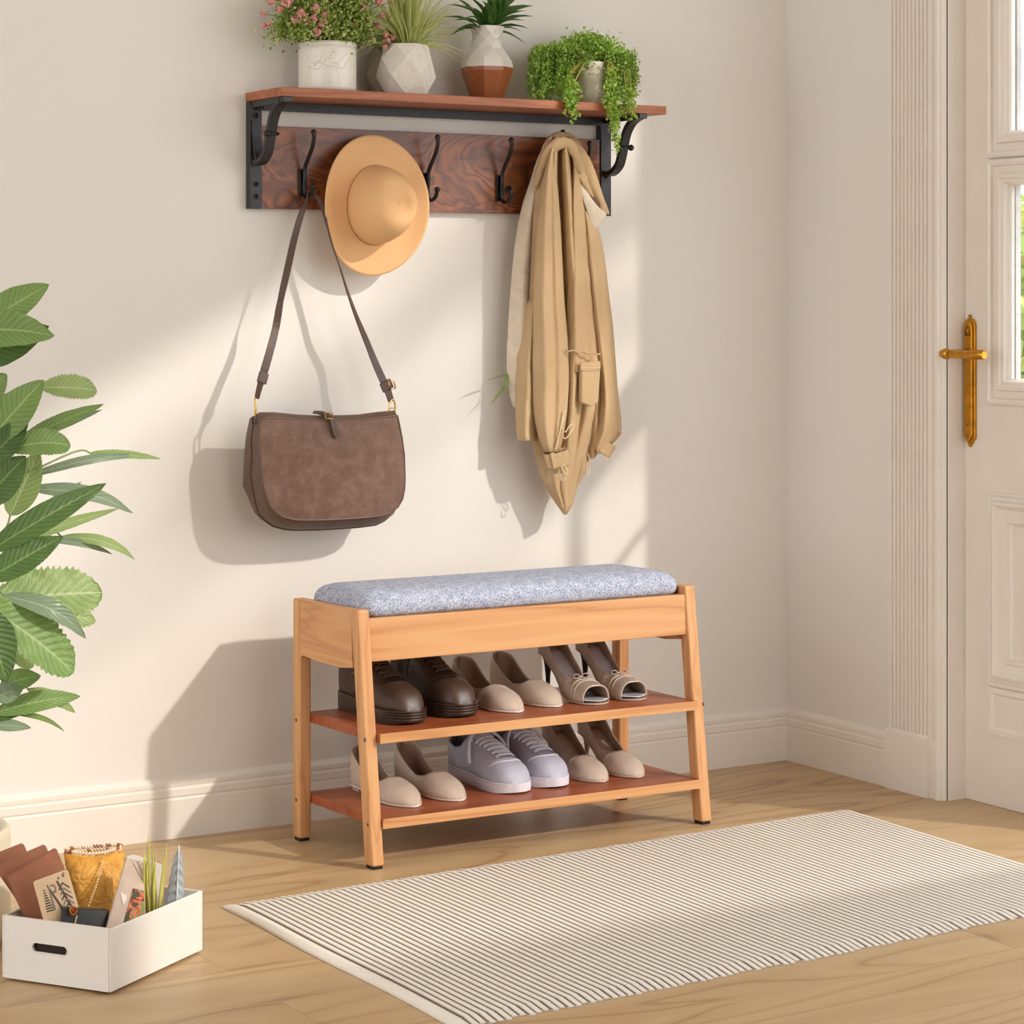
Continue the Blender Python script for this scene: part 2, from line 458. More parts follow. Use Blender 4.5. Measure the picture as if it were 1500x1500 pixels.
# garden shrubs beyond the door glass
def leafcloud(mb, c, rad, n, size, rnd, flat=.0, mi=0):
    for _ in range(n):
        while True:
            p = Vector((rnd.uniform(-1, 1), rnd.uniform(-1, 1), rnd.uniform(-1, 1)))
            if .25 < p.length < 1: break
        q = Vector((c[0]+p.x*rad[0], c[1]+p.y*rad[1], c[2]+p.z*rad[2]))
        leafq(mb, q, Vector((rnd.gauss(0, 1), rnd.gauss(0, 1), rnd.gauss(0, 1)+.3)), size*rnd.uniform(.7, 1.3), rnd, mi)
def leafq(mb, q, d, s, rnd, mi=0, asp=.45):
    d = d.normalized(); a = d.cross(Vector((rnd.gauss(0, 1), rnd.gauss(0, 1), rnd.gauss(0, 1))))
    if a.length < 1e-4: return
    a = a.normalized()*s*asp; n = d.cross(a).normalized()*s*.12
    mb.add([q, q+d*s*.5+a-n*0+n, q+d*s, q+d*s*.5-a+n], [(0, 1, 2), (0, 2, 3)], [(0, .5), (.5, 1), (1, .5), (.5, 0)], mi)
def leafmat(name, c1, c2, c3, scale=20, rough=.5, sub=.25):
    t = NT(name, rough, 0, .35)
    g = t.n.new('ShaderNodeNewGeometry')
    r = g.outputs['Random Per Island']
    col = t.ramp(r, [(0, c1), (.5, c2), (1, c3)])
    t.color(col)
    tr_ = t.n.new('ShaderNodeBsdfTranslucent'); t.link(t.mix(.5, col, srgb(190, 210, 70)), tr_.inputs['Color'])
    ms = t.n.new('ShaderNodeMixShader'); ms.inputs[0].default_value = sub
    t.link(t.b.outputs[0], ms.inputs[1]); t.link(tr_.outputs[0], ms.inputs[2])
    t.link(ms.outputs[0], t.n['Material Output'].inputs['Surface'])
    return t.m
M['shrub'] = leafmat('shrub_leaves', srgb(110, 150, 70), srgb(170, 195, 110), srgb(235, 215, 130), sub=.35)
rnd = random.Random(3)
for i, (x, y, r_, hh, lab) in enumerate(((1.75, 1.15, .45, 1.35, 'leafy green and yellow shrub in the garden seen through the door glass'),)):
    sh = thing('garden_shrub', lab, 'shrub', (x, y, 0))
    m_ = MB(); leafcloud(m_, (x, y, .75), (r_, r_, .68), 2600, .075, rnd)
    obj('foliage', m_, M['shrub'], sh)
    tk = MB()
    for k in range(6):
        tk.tube([(x+rnd.uniform(-.04, .04), y+rnd.uniform(-.04, .04), -.02), (x+rnd.uniform(-.1, .1), y+rnd.uniform(-.1, .1), .4), (x+rnd.uniform(-.3, .3), y+rnd.uniform(-.3, .3), 1.0)], [.012, .009, .003], 6)
    obj('stems', tk, plain('bark', srgb(96, 74, 52), .9), sh)
tree = thing('added_shade_tree', 'unseen slender tree added outside so its branches streak the sunlight on the wall', 'tree', (2.0, -.9, -.02))  # added out of view only to cast soft streaks on the wall
tb_ = MB(); tb_.tube([(2.0, -.9, -.02), (2.02, -.92, 1.2), (1.98, -.9, 2.4), (2.0, -.95, 3.6), (2.02, -1.0, 4.4)], [.06, .05, .045, .035, .02], 10)
obj('trunk', tb_, plain('tree_bark', srgb(96, 78, 58), .9), tree, smooth=True)
sd_ = Vector((.65, -1, .70)); rnd = random.Random(17)
for (a, b, r_) in (((560, 545), (760, 410), .030), ((590, 640), (900, 470), .022), ((700, 800), (910, 665), .020), ((120, 790), (330, 660), .034), ((210, 880), (480, 700), .016), ((20, 1010), (180, 880), .030), ((640, 470), (905, 340), .018)):
    P1, P2 = W(a[0], a[1], 0), W(b[0], b[1], 0)
    Q1 = P1+sd_*((2.0-P1.x)/.65); Q2 = P2+sd_*((2.0-P2.x)/.65)
    d_ = (Q2-Q1); ext = Q2+d_*min(1.2, (-1.6-Q2.y)/max(.2, d_.y)) if d_.y > 0 else Q2
    root_ = Vector((2.0, -.95, min(4.2, max(1.2, ext.z))))
    br_ = MB(); br_.tube([Q1, Q1.lerp(Q2, .5)+Vector((.0, .03, .02)), Q2, ext, root_], [r_*.4, r_, r_*1.1, r_*1.2, r_*1.3], 8)
    obj('branch', br_, plain('branch_bark', srgb(96, 78, 58), .9, bump=0) if False else tree.children[0].data.materials[0], tree, smooth=True)
gm_ = MB().box(.2, 12, -9, 8, -.14, -.02)
struct('ground', gm_, plain('garden_paving', srgb(196, 192, 182), .9, var=.05, scale=3))

# ------------------------------------------------------------------ BENCH
bx, by, brz = -.9715, -.3110, math.radians(-.9)
bench = thing('shoe_bench', 'honey wood shoe bench with grey padded seat and two shoe shelves', 'bench', (bx, by, 0), brz)
SHEARED.append(bench)
HX = .3995                     # half width
def BL(*a, **k): return obj(*a, bench, local=True, **k)
LW = .026
for sx in (-1, 1):
    xo, xi = sx*HX, sx*(HX-LW)
    x0, x1 = min(xo, xi), max(xo, xi)
    # back leg: upright
    def screws(leg, spots):
        for yy, zz in spots:
            a = sx*(HX+.0004); m_ = MB()
            m_.tube([(a-sx*.002, yy, zz), (a, yy, zz)], [.0042, .0042], 12)
            m_.tube([(a-sx*.001, yy, zz), (a+sx*.0003, yy, zz)], [.0018, .0018], 6, mi=1)
            obj('screw', m_, [M['screw'], M['dark']], leg, local=True)
    o = obj('leg', MB().hexa([(x0, .128, .006), (x1, .128, .006), (x1, .158, .006), (x0, .158, .006), (x0, .128, .491), (x1, .128, .491), (x1, .158, .491), (x0, .158, .491)]), M['oak_z'], bench, local=True, bevel=.004, seg=3)
    obj('foot_pad', MB().box(x0+.003, x1-.003, .131, .155, 0, .0065), M['rubber'], o, local=True)
    screws(o, ((.143, .245), (.143, .083)))
    # front leg: leans back towards the seat
    yf0, yf1, yt0, yt1 = -.162, -.130, -.104, -.072
    o = obj('leg', MB().hexa([(x0, yf0, .006), (x1, yf0, .006), (x1, yf1, .006), (x0, yf1, .006), (x0, yt0, .494), (x1, yt0, .494), (x1, yt1-.004, .494), (x0, yt1-.004, .494)]), M['oak_z'], bench, local=True, bevel=.004, seg=3)
    obj('foot_pad', MB().box(x0+.003, x1-.003, yf0+.003, yf1-.003, 0, .0065), M['rubber'], o, local=True)
    screws(o, ((-.132, .247), (-.144, .085)))
    # side panel under the seat, soft corners into the legs
    pts = [(.129, .491), (-.078, .4925), (-.080, .40), (-.083, .379), (-.03, .373), (.05, .3735), (.118, .378), (.129, .372)]
    obj('side_panel', MB().prism(pts, 'x', x0+(.0012 if sx < 0 else .002), x1-(.002 if sx < 0 else .0012)), M['oak_y'], bench, local=True, bevel=.002)
xi = HX-LW+.0005
# front & back rails
obj('front_rail', MB().hexa([(-xi, -.1095, .3925), (xi, -.1095, .3925), (xi, -.092, .3925), (-xi, -.092, .3925), (-xi, -.1035, .476), (xi, -.1035, .476), (xi, -.086, .476), (-xi, -.086, .476)]), M['oak_x'], bench, local=True, bevel=.0015)
obj('back_rail', MB().box(-xi, xi, .134, .152, .3925, .476), M['oak_x'], bench, local=True, bevel=.0015)
obj('seat_board', MB().box(-xi, xi, -.088, .1335, .458, .472), M['oak_x'], bench, local=True)
for z1, yf in ((.2575, -.1435), (.0945, -.1535)):
    obj('shelf', MB().box(-xi, xi, yf, .155, z1-.0185, z1), M['shelf_x'], bench, local=True, bevel=.001)
    obj('shelf_front_edge', MB().box(-xi, xi, yf-.0045, yf-.0002, z1-.0187, z1+.0002), M['oak_x'], bench, local=True, bevel=.0008)
# cushion: rounded block
cu = MB(); hx, hy, zb, zt = .3725, .1125, .4765, .527; cyy = .0215
rings = []
def sq(hx, hy, r, z, n=10):
    out = []
    for qx, qy, a0 in ((1, 1, 0), (-1, 1, pi/2), (-1, -1, pi), (1, -1, 3*pi/2)):
        for k in range(n):
            a = a0+pi/2*k/(n-1)
            out.append(((hx-r)*qx+r*math.cos(a), cyy+(hy-r)*qy+r*math.sin(a), z))
    return out
prof = [(.004, 0), (.0, .006), (-.002, .014), (-.001, .024), (.004, .034), (.013, .042), (.027, .047), (.05, .0495), (.075, .0505), (.1, .051)]
for ins, dz in prof: rings.append(sq(hx-ins, hy-ins, max(.006, .026-ins*.2), zb+dz))
cu.rings(rings)
obj('seat_cushion', cu, M['fabric'], bench, smooth=True, local=True)
# ------------------------------------------------------------------ COAT RACK
rack = thing('coat_rack', 'wall coat rack of dark figured wood and black iron with a plant shelf on top', 'coat rack', (-.95, 0, 1.288))
SX0, SX1, SD = -1.423, -.474, .172
ZS = 1.528
obj('shelf_board', MB().box(SX0, SX1, -SD, -.0005, ZS-.0185, ZS), M['walnut_x'], rack, bevel=.0015)
obj('back_board', MB().box(-1.396, -.547, -.0175, -.0005, 1.288, 1.460), M['burl'], rack, bevel=.0012)
for i, (xa, xb) in enumerate(((-1.422, -1.395), (-.549, -.521))):
    bar = obj('mounting_bar', MB().box(xa, xb, -.0215, -.0005, 1.287, ZS-.019), M['metal'], rack, bevel=.0012)
    xm = (xa+xb)/2
    for z in ((1.496, 1.480, 1.338, 1.312) if i == 0 else (1.377, 1.30)):
        sb_ = MB(); sb_.lathe([(0, -.0), (.0052, 0), (.0052, .0015), (.0038, .0042), (.001, .005)], (0, 0, 0), 14, cap=False)
        for k, v in enumerate(sb_.v): sb_.v[k] = Vector((xm+v.x, -.0213-v.z, z+v.y))
        obj('bolt', sb_, M['metal2'], bar, smooth=True)
    # S-curved bracket
    prof = [(-.022, 1.384), (-.040, 1.382), (-.058, 1.388), (-.076, 1.402), (-.086, 1.424), (-.094, 1.448), (-.104, 1.470), (-.120, 1.488), (-.140, 1.499), (-.158, 1.5035)]
    pts = smoothpath([(xm, y, z) for y, z in prof], 5)
    bw = .021
    bk = MB(); rings_ = []
    for k, p in enumerate(pts):
        t = (pts[min(k+1, len(pts)-1)]-pts[max(k-1, 0)]).normalized()
        n = Vector((0, -t.z, t.y)); th = .011
        # channel section: web with two raised flanges
        sec = [(-bw/2, -th/2), (bw/2, -th/2), (bw/2, th/2), (bw/2-.003, th/2), (bw/2-.003, -th/2+.004), (-bw/2+.003, -th/2+.004), (-bw/2+.003, th/2), (-bw/2, th/2)]
        rings_.append([p+Vector((1, 0, 0))*a-n*b for a, b in sec])
    bk.rings(rings_)
    b_ = obj('bracket', bk, M['metal'], rack, bevel=.001)
    kb = MB(); kb.tube([(xm-.014, -.099, 1.438), (xm+.014, -.099, 1.438)], [.0035, .0035], 10); kb.ball((xm+.015 if i else xm-.0125, -.099, 1.438), .0072, 14)
    obj('bracket_stud', kb, M['metal2'], b_, smooth=True)
    fl_ = MB().box(xm-bw/2, xm+bw/2, -.170, -.150, 1.4985, ZS-.0187); obj('bracket_tip', fl_, M['metal'], b_, bevel=.001)
    fl_ = MB().box(xm-bw/2-.001, xm-bw/2+.003, -.150, -.0215, ZS-.032, ZS-.0187); obj('bracket_arm', fl_, M['metal'], b_, bevel=.0008)
    if i == 0:
        st = MB(); pp = smoothpath([(xm, -.0225, 1.470), (xm, -.024, 1.44), (xm, -.033, 1.405), (xm, -.044, 1.386)], 4)
        st.ribbon(pp, [(1, 0, 0)]*len(pp), .021, .0035); obj('bracket_strut', st, M['metal'], b_)
obj('cross_rail', MB().box(-1.395, -.549, -.030, -.0225, 1.4905, ZS-.0187).box(-1.395, -.549, -.0225, -.006, 1.505, ZS-.0187), M['metal'], rack, bevel=.0008)

def make_hook():
    r = bpy.data.objects.new('hook', None); COL.objects.link(r); r.parent = None
    return r
def hook_at(x, zt=0, curl=1, both=True):
    """cast double hook; its plate is fixed to the back board, z range 1.312-1.37"""
    y0 = -.0176
    pl_ = MB(); w_ = .0085
    pts_ = [(x-w_, 1.322), (x-w_, 1.372), (x+w_, 1.372), (x+w_, 1.322)]+[(x+w_*math.cos(a), 1.322-w_*math.sin(a)) for a in (pi/4, pi/2, 3*pi/4)]
    pl_.prism(pts_[::-1], 'y', y0-.006, y0+.0005)
    hp = obj('hook', pl_, M['metal2'], rack, bevel=.0015)
    up = smoothpath([(x, y0-.006, 1.322), (x, y0-.0125, 1.345), (x, y0-.0135, 1.372), (x+.002, y0-.024, 1.392), (x+.004, y0-.040, 1.416), (x+.0045, y0-.047, 1.436+zt*.5), (x+.004, y0-.046, 1.447+zt)], 5)
    nn = len(up)
    if both: obj('upper_prong', MB().tube(up, [.0042+.0016*max(0, (k/nn-.8)*5) for k in range(nn)], 10).ball(up[-1], .0062, 10), M['metal2'], hp, smooth=True)
    lo = smoothpath([(x, y0-.010, 1.350), (x, y0-.0125, 1.325), (x, y0-.018, 1.314), (x, y0-.032, 1.312), (x, y0-.046, 1.320), (x, y0-.052, 1.334)], 5) if curl == 1 else \
         smoothpath([(x, y0-.010, 1.350), (x, y0-.0125, 1.325), (x, y0-.018, 1.313), (x, y0-.034, 1.311), (x, y0-.050, 1.322), (x, y0-.052, 1.336), (x, y0-.042, 1.344), (x, y0-.034, 1.338)], 5)
    obj('lower_prong', MB().tube(lo, .0043, 10).ball(lo[-1], .0062, 10), M['metal2'], hp, smooth=True)
    return hp
hx_ = [-1.3005, -1.003, -.817, -.585]
for i, x in enumerate((-1.3005, -1.148, -1.003, -.817, -.683, -.612)):
    hook_at(x, .022 if i == 4 else 0, 1 if i != 3 else 2, i != 1)

# ------------------------------------------------------------------ HAT
fm = NT('camel_felt', .85, 0, .2); v_ = fm.coord(); n_ = fm.noise(v_, 260, 3, .6)
fm.color(fm.ramp(n_, [(.3, srgb(226, 178, 127)), (.7, srgb(231, 185, 134))])); fm.bump(n_, .12, .0006); M['felt'] = fm.m
hat = thing('felt_hat', 'camel felt wide-brim hat hanging crown outwards on the coat rack', 'hat', (-1.150, -.060, 1.298))
hm = MB()
A_, B_ = .128, .150            # brim half axes
ca, cb = .064, .083            # crown base half axes
tl = math.radians(-9)
def hatpt(r, a):
    """r: 0 centre of crown .. 1 crown base .. 2 brim edge"""
    if r <= 1:
        # crown: dome with a lengthwise crease and pinches
        rr = r
        wall = .112*(1-rr**4.2)**.62 if rr < 1 else 0
        ex = ca*(.30+.70*rr**.9) if rr > .02 else ca*.30*rr/.02*1
        k = rr**.75
        u = ca*k*math.cos(a); v = cb*k*math.sin(a)*(.72+.28*rr**2)
        pin = math.exp(-((u+.012)/.013)**2-((v-.0)/.020)**2)*.010
        crease = .018*math.exp(-((u-.020)/.020)**2-((v-.0)/.026)**2)+.006*math.exp(-((u+.01)/.02)**2-((v-.03)/.02)**2)
        return u, v, wall-crease-pin*.3
    t = r-1
    u = lerp(ca, A_, t)*math.cos(a); v = lerp(cb, B_, t)*math.sin(a)
    c_ = .010*t*t*(math.cos(a)**2)-.010*t*t*(math.sin(a)**2)+.006*math.exp(-((t-.95)/.12)**2)*0
    # brim lifts on the left side, softly dips at lower left
    c_ += .012*t*t*max(0, math.cos(a-math.radians(200)))**2-.004*(1-abs(2*t-1))*1
    return u, v, c_
NA = 72; rs_ = [.0]+[i/16 for i in range(1, 15)]+[.93, .965, .985, 1.0]+[1+i/12 for i in range(1, 13)]
rings_ = []
for r in rs_:
    ring = []
    for k in range(NA):
        a = 2*pi*k/NA
        u, v, wv = hatpt(max(r, .015), a)
        uu = u*math.cos(tl)-v*math.sin(tl); vv = u*math.sin(tl)+v*math.cos(tl)
        # brim plane leans slightly out at the bottom
        ring.append(Vector((-1.150+uu, -.058-wv+.06*(vv)*1.0-.0, 1.298+vv)))
    rings_.append(ring)
hm.rings(rings_, cap=False)
hm.add(rings_[0], [list(range(NA))])
ho = obj('hat_body', hm, M['felt'], hat, smooth=True, solid=.0028)
ho.modifiers['solid'].offset = 1
bd = MB(); bp_ = []
for k in range(NA+1):
    a = 2*pi*k/NA
    u, v = (ca+.0012)*math.cos(a), (cb+.0012)*math.sin(a)
    uu = u*math.cos(tl)-v*math.sin(tl); vv = u*math.sin(tl)+v*math.cos(tl)
    bp_.append((-1.150+uu, -.058-.0035+.06*vv, 1.298+vv))
bd.tube(bp_, .0016, 6, cap=False)
obj('crown_cord', bd, plain('hat_cord', srgb(150, 92, 48), .8, bump=0), hat, smooth=True)

# ------------------------------------------------------------------ SHOULDER BAG
bm_ = NT('brown_suede', .62, 0, .3); v_ = bm_.coord()
n1 = bm_.noise(v_, 34, 4, .65, .4); n2 = bm_.noise(bm_.coord(scale=(1, 1, 5)), 90, 3, .6); n3 = bm_.noise(bm_.coord(scale=(5, 1, 1)), 90, 3, .6)
mixn = bm_.math('ADD', bm_.math('MULTIPLY', n1, .6), bm_.math('MULTIPLY', bm_.math('ADD', n2, n3), .2))
bm_.color(bm_.ramp(mixn, [(.34, srgb(102, 76, 63)), (.50, srgb(118, 90, 76)), (.66, srgb(138, 108, 93))])); bm_.bump(n2, .1, .0006)
M['suede'] = bm_.m
M['leather'] = plain('brown_leather', srgb(98, 74, 62), .45, var=.08, scale=60, bump=.15, bd=.0008)
M['leather_dark'] = plain('brown_strap_leather', srgb(84, 62, 52), .5, var=.08, scale=80, bump=.1)
YB = -.138
outline_px = [(381, 618), (379, 640), (381, 660), (383, 690), (386, 714), (390, 728), (396, 742), (404, 750), (414, 757), (430, 761), (446, 762), (475, 761.5), (504, 760), (535, 758), (560, 755), (572, 750), (582, 743), (589, 731), (592, 716), (592.5, 700), (591.5, 666), (588, 640), (584, 620), (582, 609)]
top_px = [(560, 611), (530, 615), (505, 616), (470, 616.5), (440, 615), (410, 612), (390, 612)]
loop = [W(x, y, YB) for x, y in outline_px+top_px]
cen = Vector((sum(p.x for p in loop)/len(loop), YB, sum(p.z for p in loop)/len(loop)))
bag = thing('shoulder_bag', 'brown suede-look shoulder bag hanging by its strap from the left hook of the coat rack', 'bag', (cen.x, -.085, .64))
# body: sections from the front panel to the back
def bagsec(y, sx, dx, drop, topd, seed=0):
    out = []
    for p in loop:
        tz = (.87-p.z)/.25; g_ = .42+.58*min(1, max(0, tz*1.9))
        q = p.copy(); q.y = YB+(y-YB)*g_
        q.x = cen.x+(p.x-cen.x)*(1+(sx-1)*g_)+dx
        q.z = p.z-drop*max(0, tz)**1.5+topd*(1 if tz < .12 else 0)
        q.x += .0022*math.sin(p.z*95+seed)*min(1, max(0, tz*2)); 
        out.append(q)
    return out
bodyr = [bagsec(YB+.001, .985, 0, .0, 0), bagsec(YB+.008, 1.0, 0, .006, .002, 1), bagsec(YB+.024, 1.015, 0, .022, .009, 2), bagsec(YB+.040, 1.035, 0, .028, .011, 3), bagsec(YB+.056, 1.045, -.001, .024, .010, 4), bagsec(YB+.074, 1.04, -.002, .008, .006, 5), bagsec(YB+.090, 1.0, -.002, .0, -.002, 6)]
mbg = MB(); mbg.rings(bodyr)
obj('bag_body', mbg, M['leather'], bag, smooth=True)
# front panel: slightly domed
fp = MB(); rr_ = []
for s_ in (1, .97, .9, .75, .5, .25, .02):
    dome = .010*(1-s_**2.5)
    rr_.append([Vector((cen.x+(p.x-cen.x)*s_, YB-.002-dome-.0022*(noise.noise(Vector((p.x*s_*14, p.z*14*s_, 3)))), cen.z+(p.z-cen.z)*s_)) for p in loop])
fp.rings(rr_, cap=False); fp.add(rr_[-1], [list(range(len(loop)))])
fp.rings([[q+Vector((0, .003, 0)) for q in rr_[0]], rr_[0]], cap=False)
obj('front_panel', fp, M['suede'], bag, smooth=True)
pip = MB(); lp_ = loop+[loop[0]]
pip.tube([q+Vector((0, -.0015, 0)) for q in lp_], .0021, 8, cap=False)
obj('piping', pip, plain('piping_leather', srgb(104, 78, 66), .4, bump=0), bag, smooth=True)
# bottom seam piping on the gusset
g2 = MB(); g2.tube([bodyr[3][i]+(bodyr[3][i]-Vector((cen.x, bodyr[3][i].y, cen.z))).normalized()*.0005 for i in range(0, 24)], .0014, 6)
obj('gusset_seam', g2, M['leather_dark'], bag, smooth=True)
# tab with buckle over the flap
tb = MB(); tp_ = [W(459, 603.5, YB+.026), W(468, 604.5, YB+.018), W(480, 608, YB+.008), W(486, 612, YB-.006), W(488, 620, YB-.0105), W(491, 632, YB-.0125), W(493.5, 641, YB-.0135)]
tp_ = smoothpath(tp_, 4); ww_ = [.013]*(len(tp_)-3)+[.012, .010, .006]
tb.ribbon(tp_, [(1, 0, .1)]*len(tp_), ww_, .0032)
tbo = obj('closure_tab', tb, M['leather_dark'], bag, bevel=.0008)
bk_ = MB(); c0 = W(482, 609, YB-.0055)
fr = [c0+Vector((a, b*.45, b)) for a, b in ((-.0085, .006), (.0085, .006), (.0085, -.006), (-.0085, -.006), (-.0085, .006))]
bk_.tube(fr, .0015, 6)
obj('buckle', bk_, M['gold'], tbo, smooth=True)
# strap: up both sides to the hook's lower prong, with twists
HKx, HKy, HKz = -1.3005, -.0176-.0345, 1.3205
top = Vector((HKx, HKy, HKz))
La = [W(376, 584, -.116), W(380, 568, -.113), W(388, 540, -.106), W(396, 512, -.100), W(404, 480, -.090), W(411, 440, -.085), W(421, 395, -.079), W(431, 350, -.072), W(441, 315, -.064), W(449, 296, -.057), top]
Lw = [.010, .012, .017, .0165, .0155, .0145, .0145, .014, .013, .012, .013]
Ld = [(1, -.6, 0), (1, -.5, 0), (1, -.1, .2), (1, 0, .2), (1, .0, .2), (.5, -1, 0), (.9, -.5, 0), (1, -.2, 0), (1, .1, 0), (.9, .9, 0), (0, 1, 0)]
Ra = [top, W(470, 297, -.064), W(479, 330, -.080), W(487, 360, -.086), W(498, 392, -.089), W(510, 430, -.091), W(523, 466, -.095), W(537, 500, -.092), W(549, 530, -.102), W(560, 555, -.108), W(568, 572, -.113), W(573, 588, -.116)]
Rw = [.013, .012, .012, .012, .012, .012, .013, .015, .016, .0165, .016, .013]
Rd = [(0, 1, 0), (-.3, 1, 0), (.3, 1, 0), (.4, 1, 0), (.6, 1, 0), (.8, .8, 0), (1, .6, 0), (1, .3, 0), (1, .1, 0), (1, 0, .1), (1, 0, .1), (1, -.2, 0)]
pts = La+Ra[1:]; wd = Lw+Rw[1:]; dd = [Vector(d) for d in Ld+Rd[1:]]
sp, sw, sd = [], [], []
for i in range(len(pts)-1):
    seg_ = smoothpath([pts[max(i-1, 0)], pts[i], pts[i+1], pts[min(i+2, len(pts)-1)]], 5)[5:10] if 0 < i < len(pts)-2 else [pts[i].lerp(pts[i+1], k/5) for k in range(5)]
    for k, q in enumerate(seg_):
        sp.append(q); sw.append(lerp(wd[i], wd[i+1], k/5)); sd.append(dd[i].normalized().lerp(dd[i+1].normalized(), k/5))
sp.append(pts[-1]); sw.append(wd[-1]); sd.append(dd[-1])
st = obj('strap', MB().ribbon(sp, sd, sw, .0028), M['leather_dark'], bag, bevel=.0006)
# slider buckle on the right, keeper on the left
sl = MB(); c0 = W(566, 565, -.113)
sl.ribbon([c0+Vector((-.004, 0, .009)), c0+Vector((.005, 0, -.009))], [(1, 0, .4)]*2, .026, .0065)
obj('strap_keeper', sl, M['leather_dark'], st, bevel=.001)
sl = MB(); c1 = c0+Vector((.011, -.003, .0))
sl.tube([c1+Vector((a, 0, b)) for a, b in ((-.008, .010), (.006, .008), (.009, -.006), (-.004, -.009), (-.008, .010))], .0018, 8)
obj('slider_buckle', sl, M['gold'], st, smooth=True)
sl = MB(); q0 = W(383, 561, -.1115); q1 = W(387, 546, -.1085)
sl.ribbon([q0, q1], [(1, 0, .2)]*2, .0205, .0065); obj('strap_keeper', sl, M['leather_dark'], st, bevel=.001)
def ring(mb, c, rx, rz, r, ax=(1, 0), n=18):
    ax = Vector((ax[0], ax[1], 0)).normalized()
    mb.tube([Vector(c)+ax*rx*math.cos(2*pi*k/n)+Vector((0, 0, rz*math.sin(2*pi*k/n))) for k in range(n+1)], r, 8, cap=False)
rg = MB(); ring(rg, W(374, 597, -.118), .007, .0215, .0019, (.35, 1)); obj('strap_ring', rg, M['gold'], bag, smooth=True)
rg = MB(); ring(rg, W(574.5, 598, -.118), .0085, .0185, .0019, (1, .2)); rg.tube([W(570, 598, -.118), W(579, 598, -.118)], .0013, 6); obj('strap_ring', rg, M['gold'], bag, smooth=True)
for (px, py) in ((374, 611), (576, 607)):
    q = W(px, py, -.118); lp2 = MB()
    lp2.ribbon([q+Vector((0, -.006, -.014)), q+Vector((0, -.004, .0)), q+Vector((0, .004, .0)), q+Vector((0, .006, -.014))], [(1, 0, 0)]*4, .010, .003)
    obj('ring_loop', lp2, M['leather_dark'], bag)

# ------------------------------------------------------------------ JACKET
jm = NT('khaki_cotton', .8, 0, .2); v_ = jm.coord(); nn_ = jm.noise(v_, 700, 2, .6); nb_ = jm.noise(v_, 30, 4, .6, 1.0)
jm.color(jm.ramp(jm.noise(v_, 9, 3), [(.3, srgb(190, 160, 121)), (.7, srgb(200, 171, 132))]))
jm.bump(jm.math('ADD', jm.math('MULTIPLY', nn_, .15), nb_), .5, .005); M['khaki'] = jm.m
jl = NT('pale_lining', .7, 0, .25); v_ = jl.coord(); n_ = jl.noise(v_, 26, 3, .5, 1.6)
jl.color(jl.ramp(n_, [(.35, srgb(214, 200, 176)), (.65, srgb(224, 210, 188))]))
jl.bump(jl.math('ABSOLUTE', jl.math('SUBTRACT', n_, .5)), 1.0, .006); M['lining'] = jl.m
jk = thing('jacket', 'khaki cotton jacket hanging in long folds from the right side of the coat rack', 'jacket', (-.70, -.06, .62))
def cloth(name, rows, Y, mat, folds=(), parent=jk, nu=28, bulge=.02, wr=.0035, seed=0, th=.0018, back=.0, side=.9, fade=0):
    """fabric tube: rows = (left px, right px, y px, depth offset); closed flattened section with folds"""
    m_ = MB(); tab = sorted(rows, key=lambda r: r[2])
    ys = []; n_r = 40
    for k in range(n_r): ys.append(tab[0][2]+(tab[-1][2]-tab[0][2])*k/(n_r-1))
    rings_ = []
    for py in ys:
        lp = sinterp([(r[2], r[0]) for r in tab], py); rp = sinterp([(r[2], r[1]) for r in tab], py)
        dy = sinterp([(r[2], r[3]) for r in tab], py)
        wpx = rp-lp; ring = []
        for j in range(nu):          # front side, left to right
            u = j/(nu-1)
            px = lp+wpx*u
            d = bulge*(1-abs(2*u-1)**2.6)
            for (c, w_, h_) in folds: d += min(1, wpx/40)*(1-fade*min(1, max(0, (py-600)/70)))*1.7*h_*math.exp(-((u-c)/w_)**2)*math.sin(pi*min(1, max(0, u))) 
            p3 = W(px, py, Y-dy)
            d += wr*noise.noise(Vector((p3.x*40+seed, p3.z*11, seed)))+wr*.8*noise.noise(Vector((p3.x*22, p3.z*30+seed, seed*2)))
            ring.append(W(px, py, Y-dy-d))
        for j in range(nu-2, 0, -1):  # back side, flat
            u = j/(nu-1)
            ring.append(W(lp+wpx*u, py, Y-dy+back+.008*(1-abs(2*u-1)**2)))
        rings_.append(ring)
    m_.rings(rings_)
    return obj(name, m_, mat, parent, smooth=True)
Yj = -.062
# back/left body panel showing the pale lining, then body folds, front body, sleeves, tail
cloth('lining_panel', [(800, 826, 205, .012), (786, 818, 235, .01), (775, 800, 270, .008), (765, 795, 300, .006), (755, 792, 350, .004), (748, 788, 420, .0), (744, 786, 480, .0), (742, 782, 540, .0), (748, 770, 585, .0), (752, 764, 597, 0)], Yj+.014, M['lining'], folds=((.5, .2, .006),), bulge=.014, seed=1)
body = cloth('body', [(802, 842, 200, .018), (794, 852, 215, .02), (788, 858, 240, .02), (782, 868, 300, .016), (778, 880, 380, .012), (774, 893, 460, .008), (770, 890, 540, .006), (772, 884, 600, .004), (778, 872, 640, .004), (789, 858, 690, .003), (800, 845, 715, .002), (817, 838, 742, .001), (826, 830, 754, .001)], Yj, M['khaki'], folds=((.10, .06, .006), (.22, .05, -.008), (.34, .06, .010), (.45, .04, -.018), (.60, .06, .012), (.72, .035, -.012), (.85, .05, .008)), nu=64, fade=.85, bulge=.020, seed=2)
cloth('left_hem_panel', [(772, 800, 440, .0), (764, 800, 480, .0), (757, 802, 520, .001), (755, 800, 560, .002), (755, 796, 600, .003), (756, 792, 632, .004), (758, 790, 646, .004)], Yj-.004, M['khaki'], folds=((.4, .15, .006),), bulge=.018, seed=3)
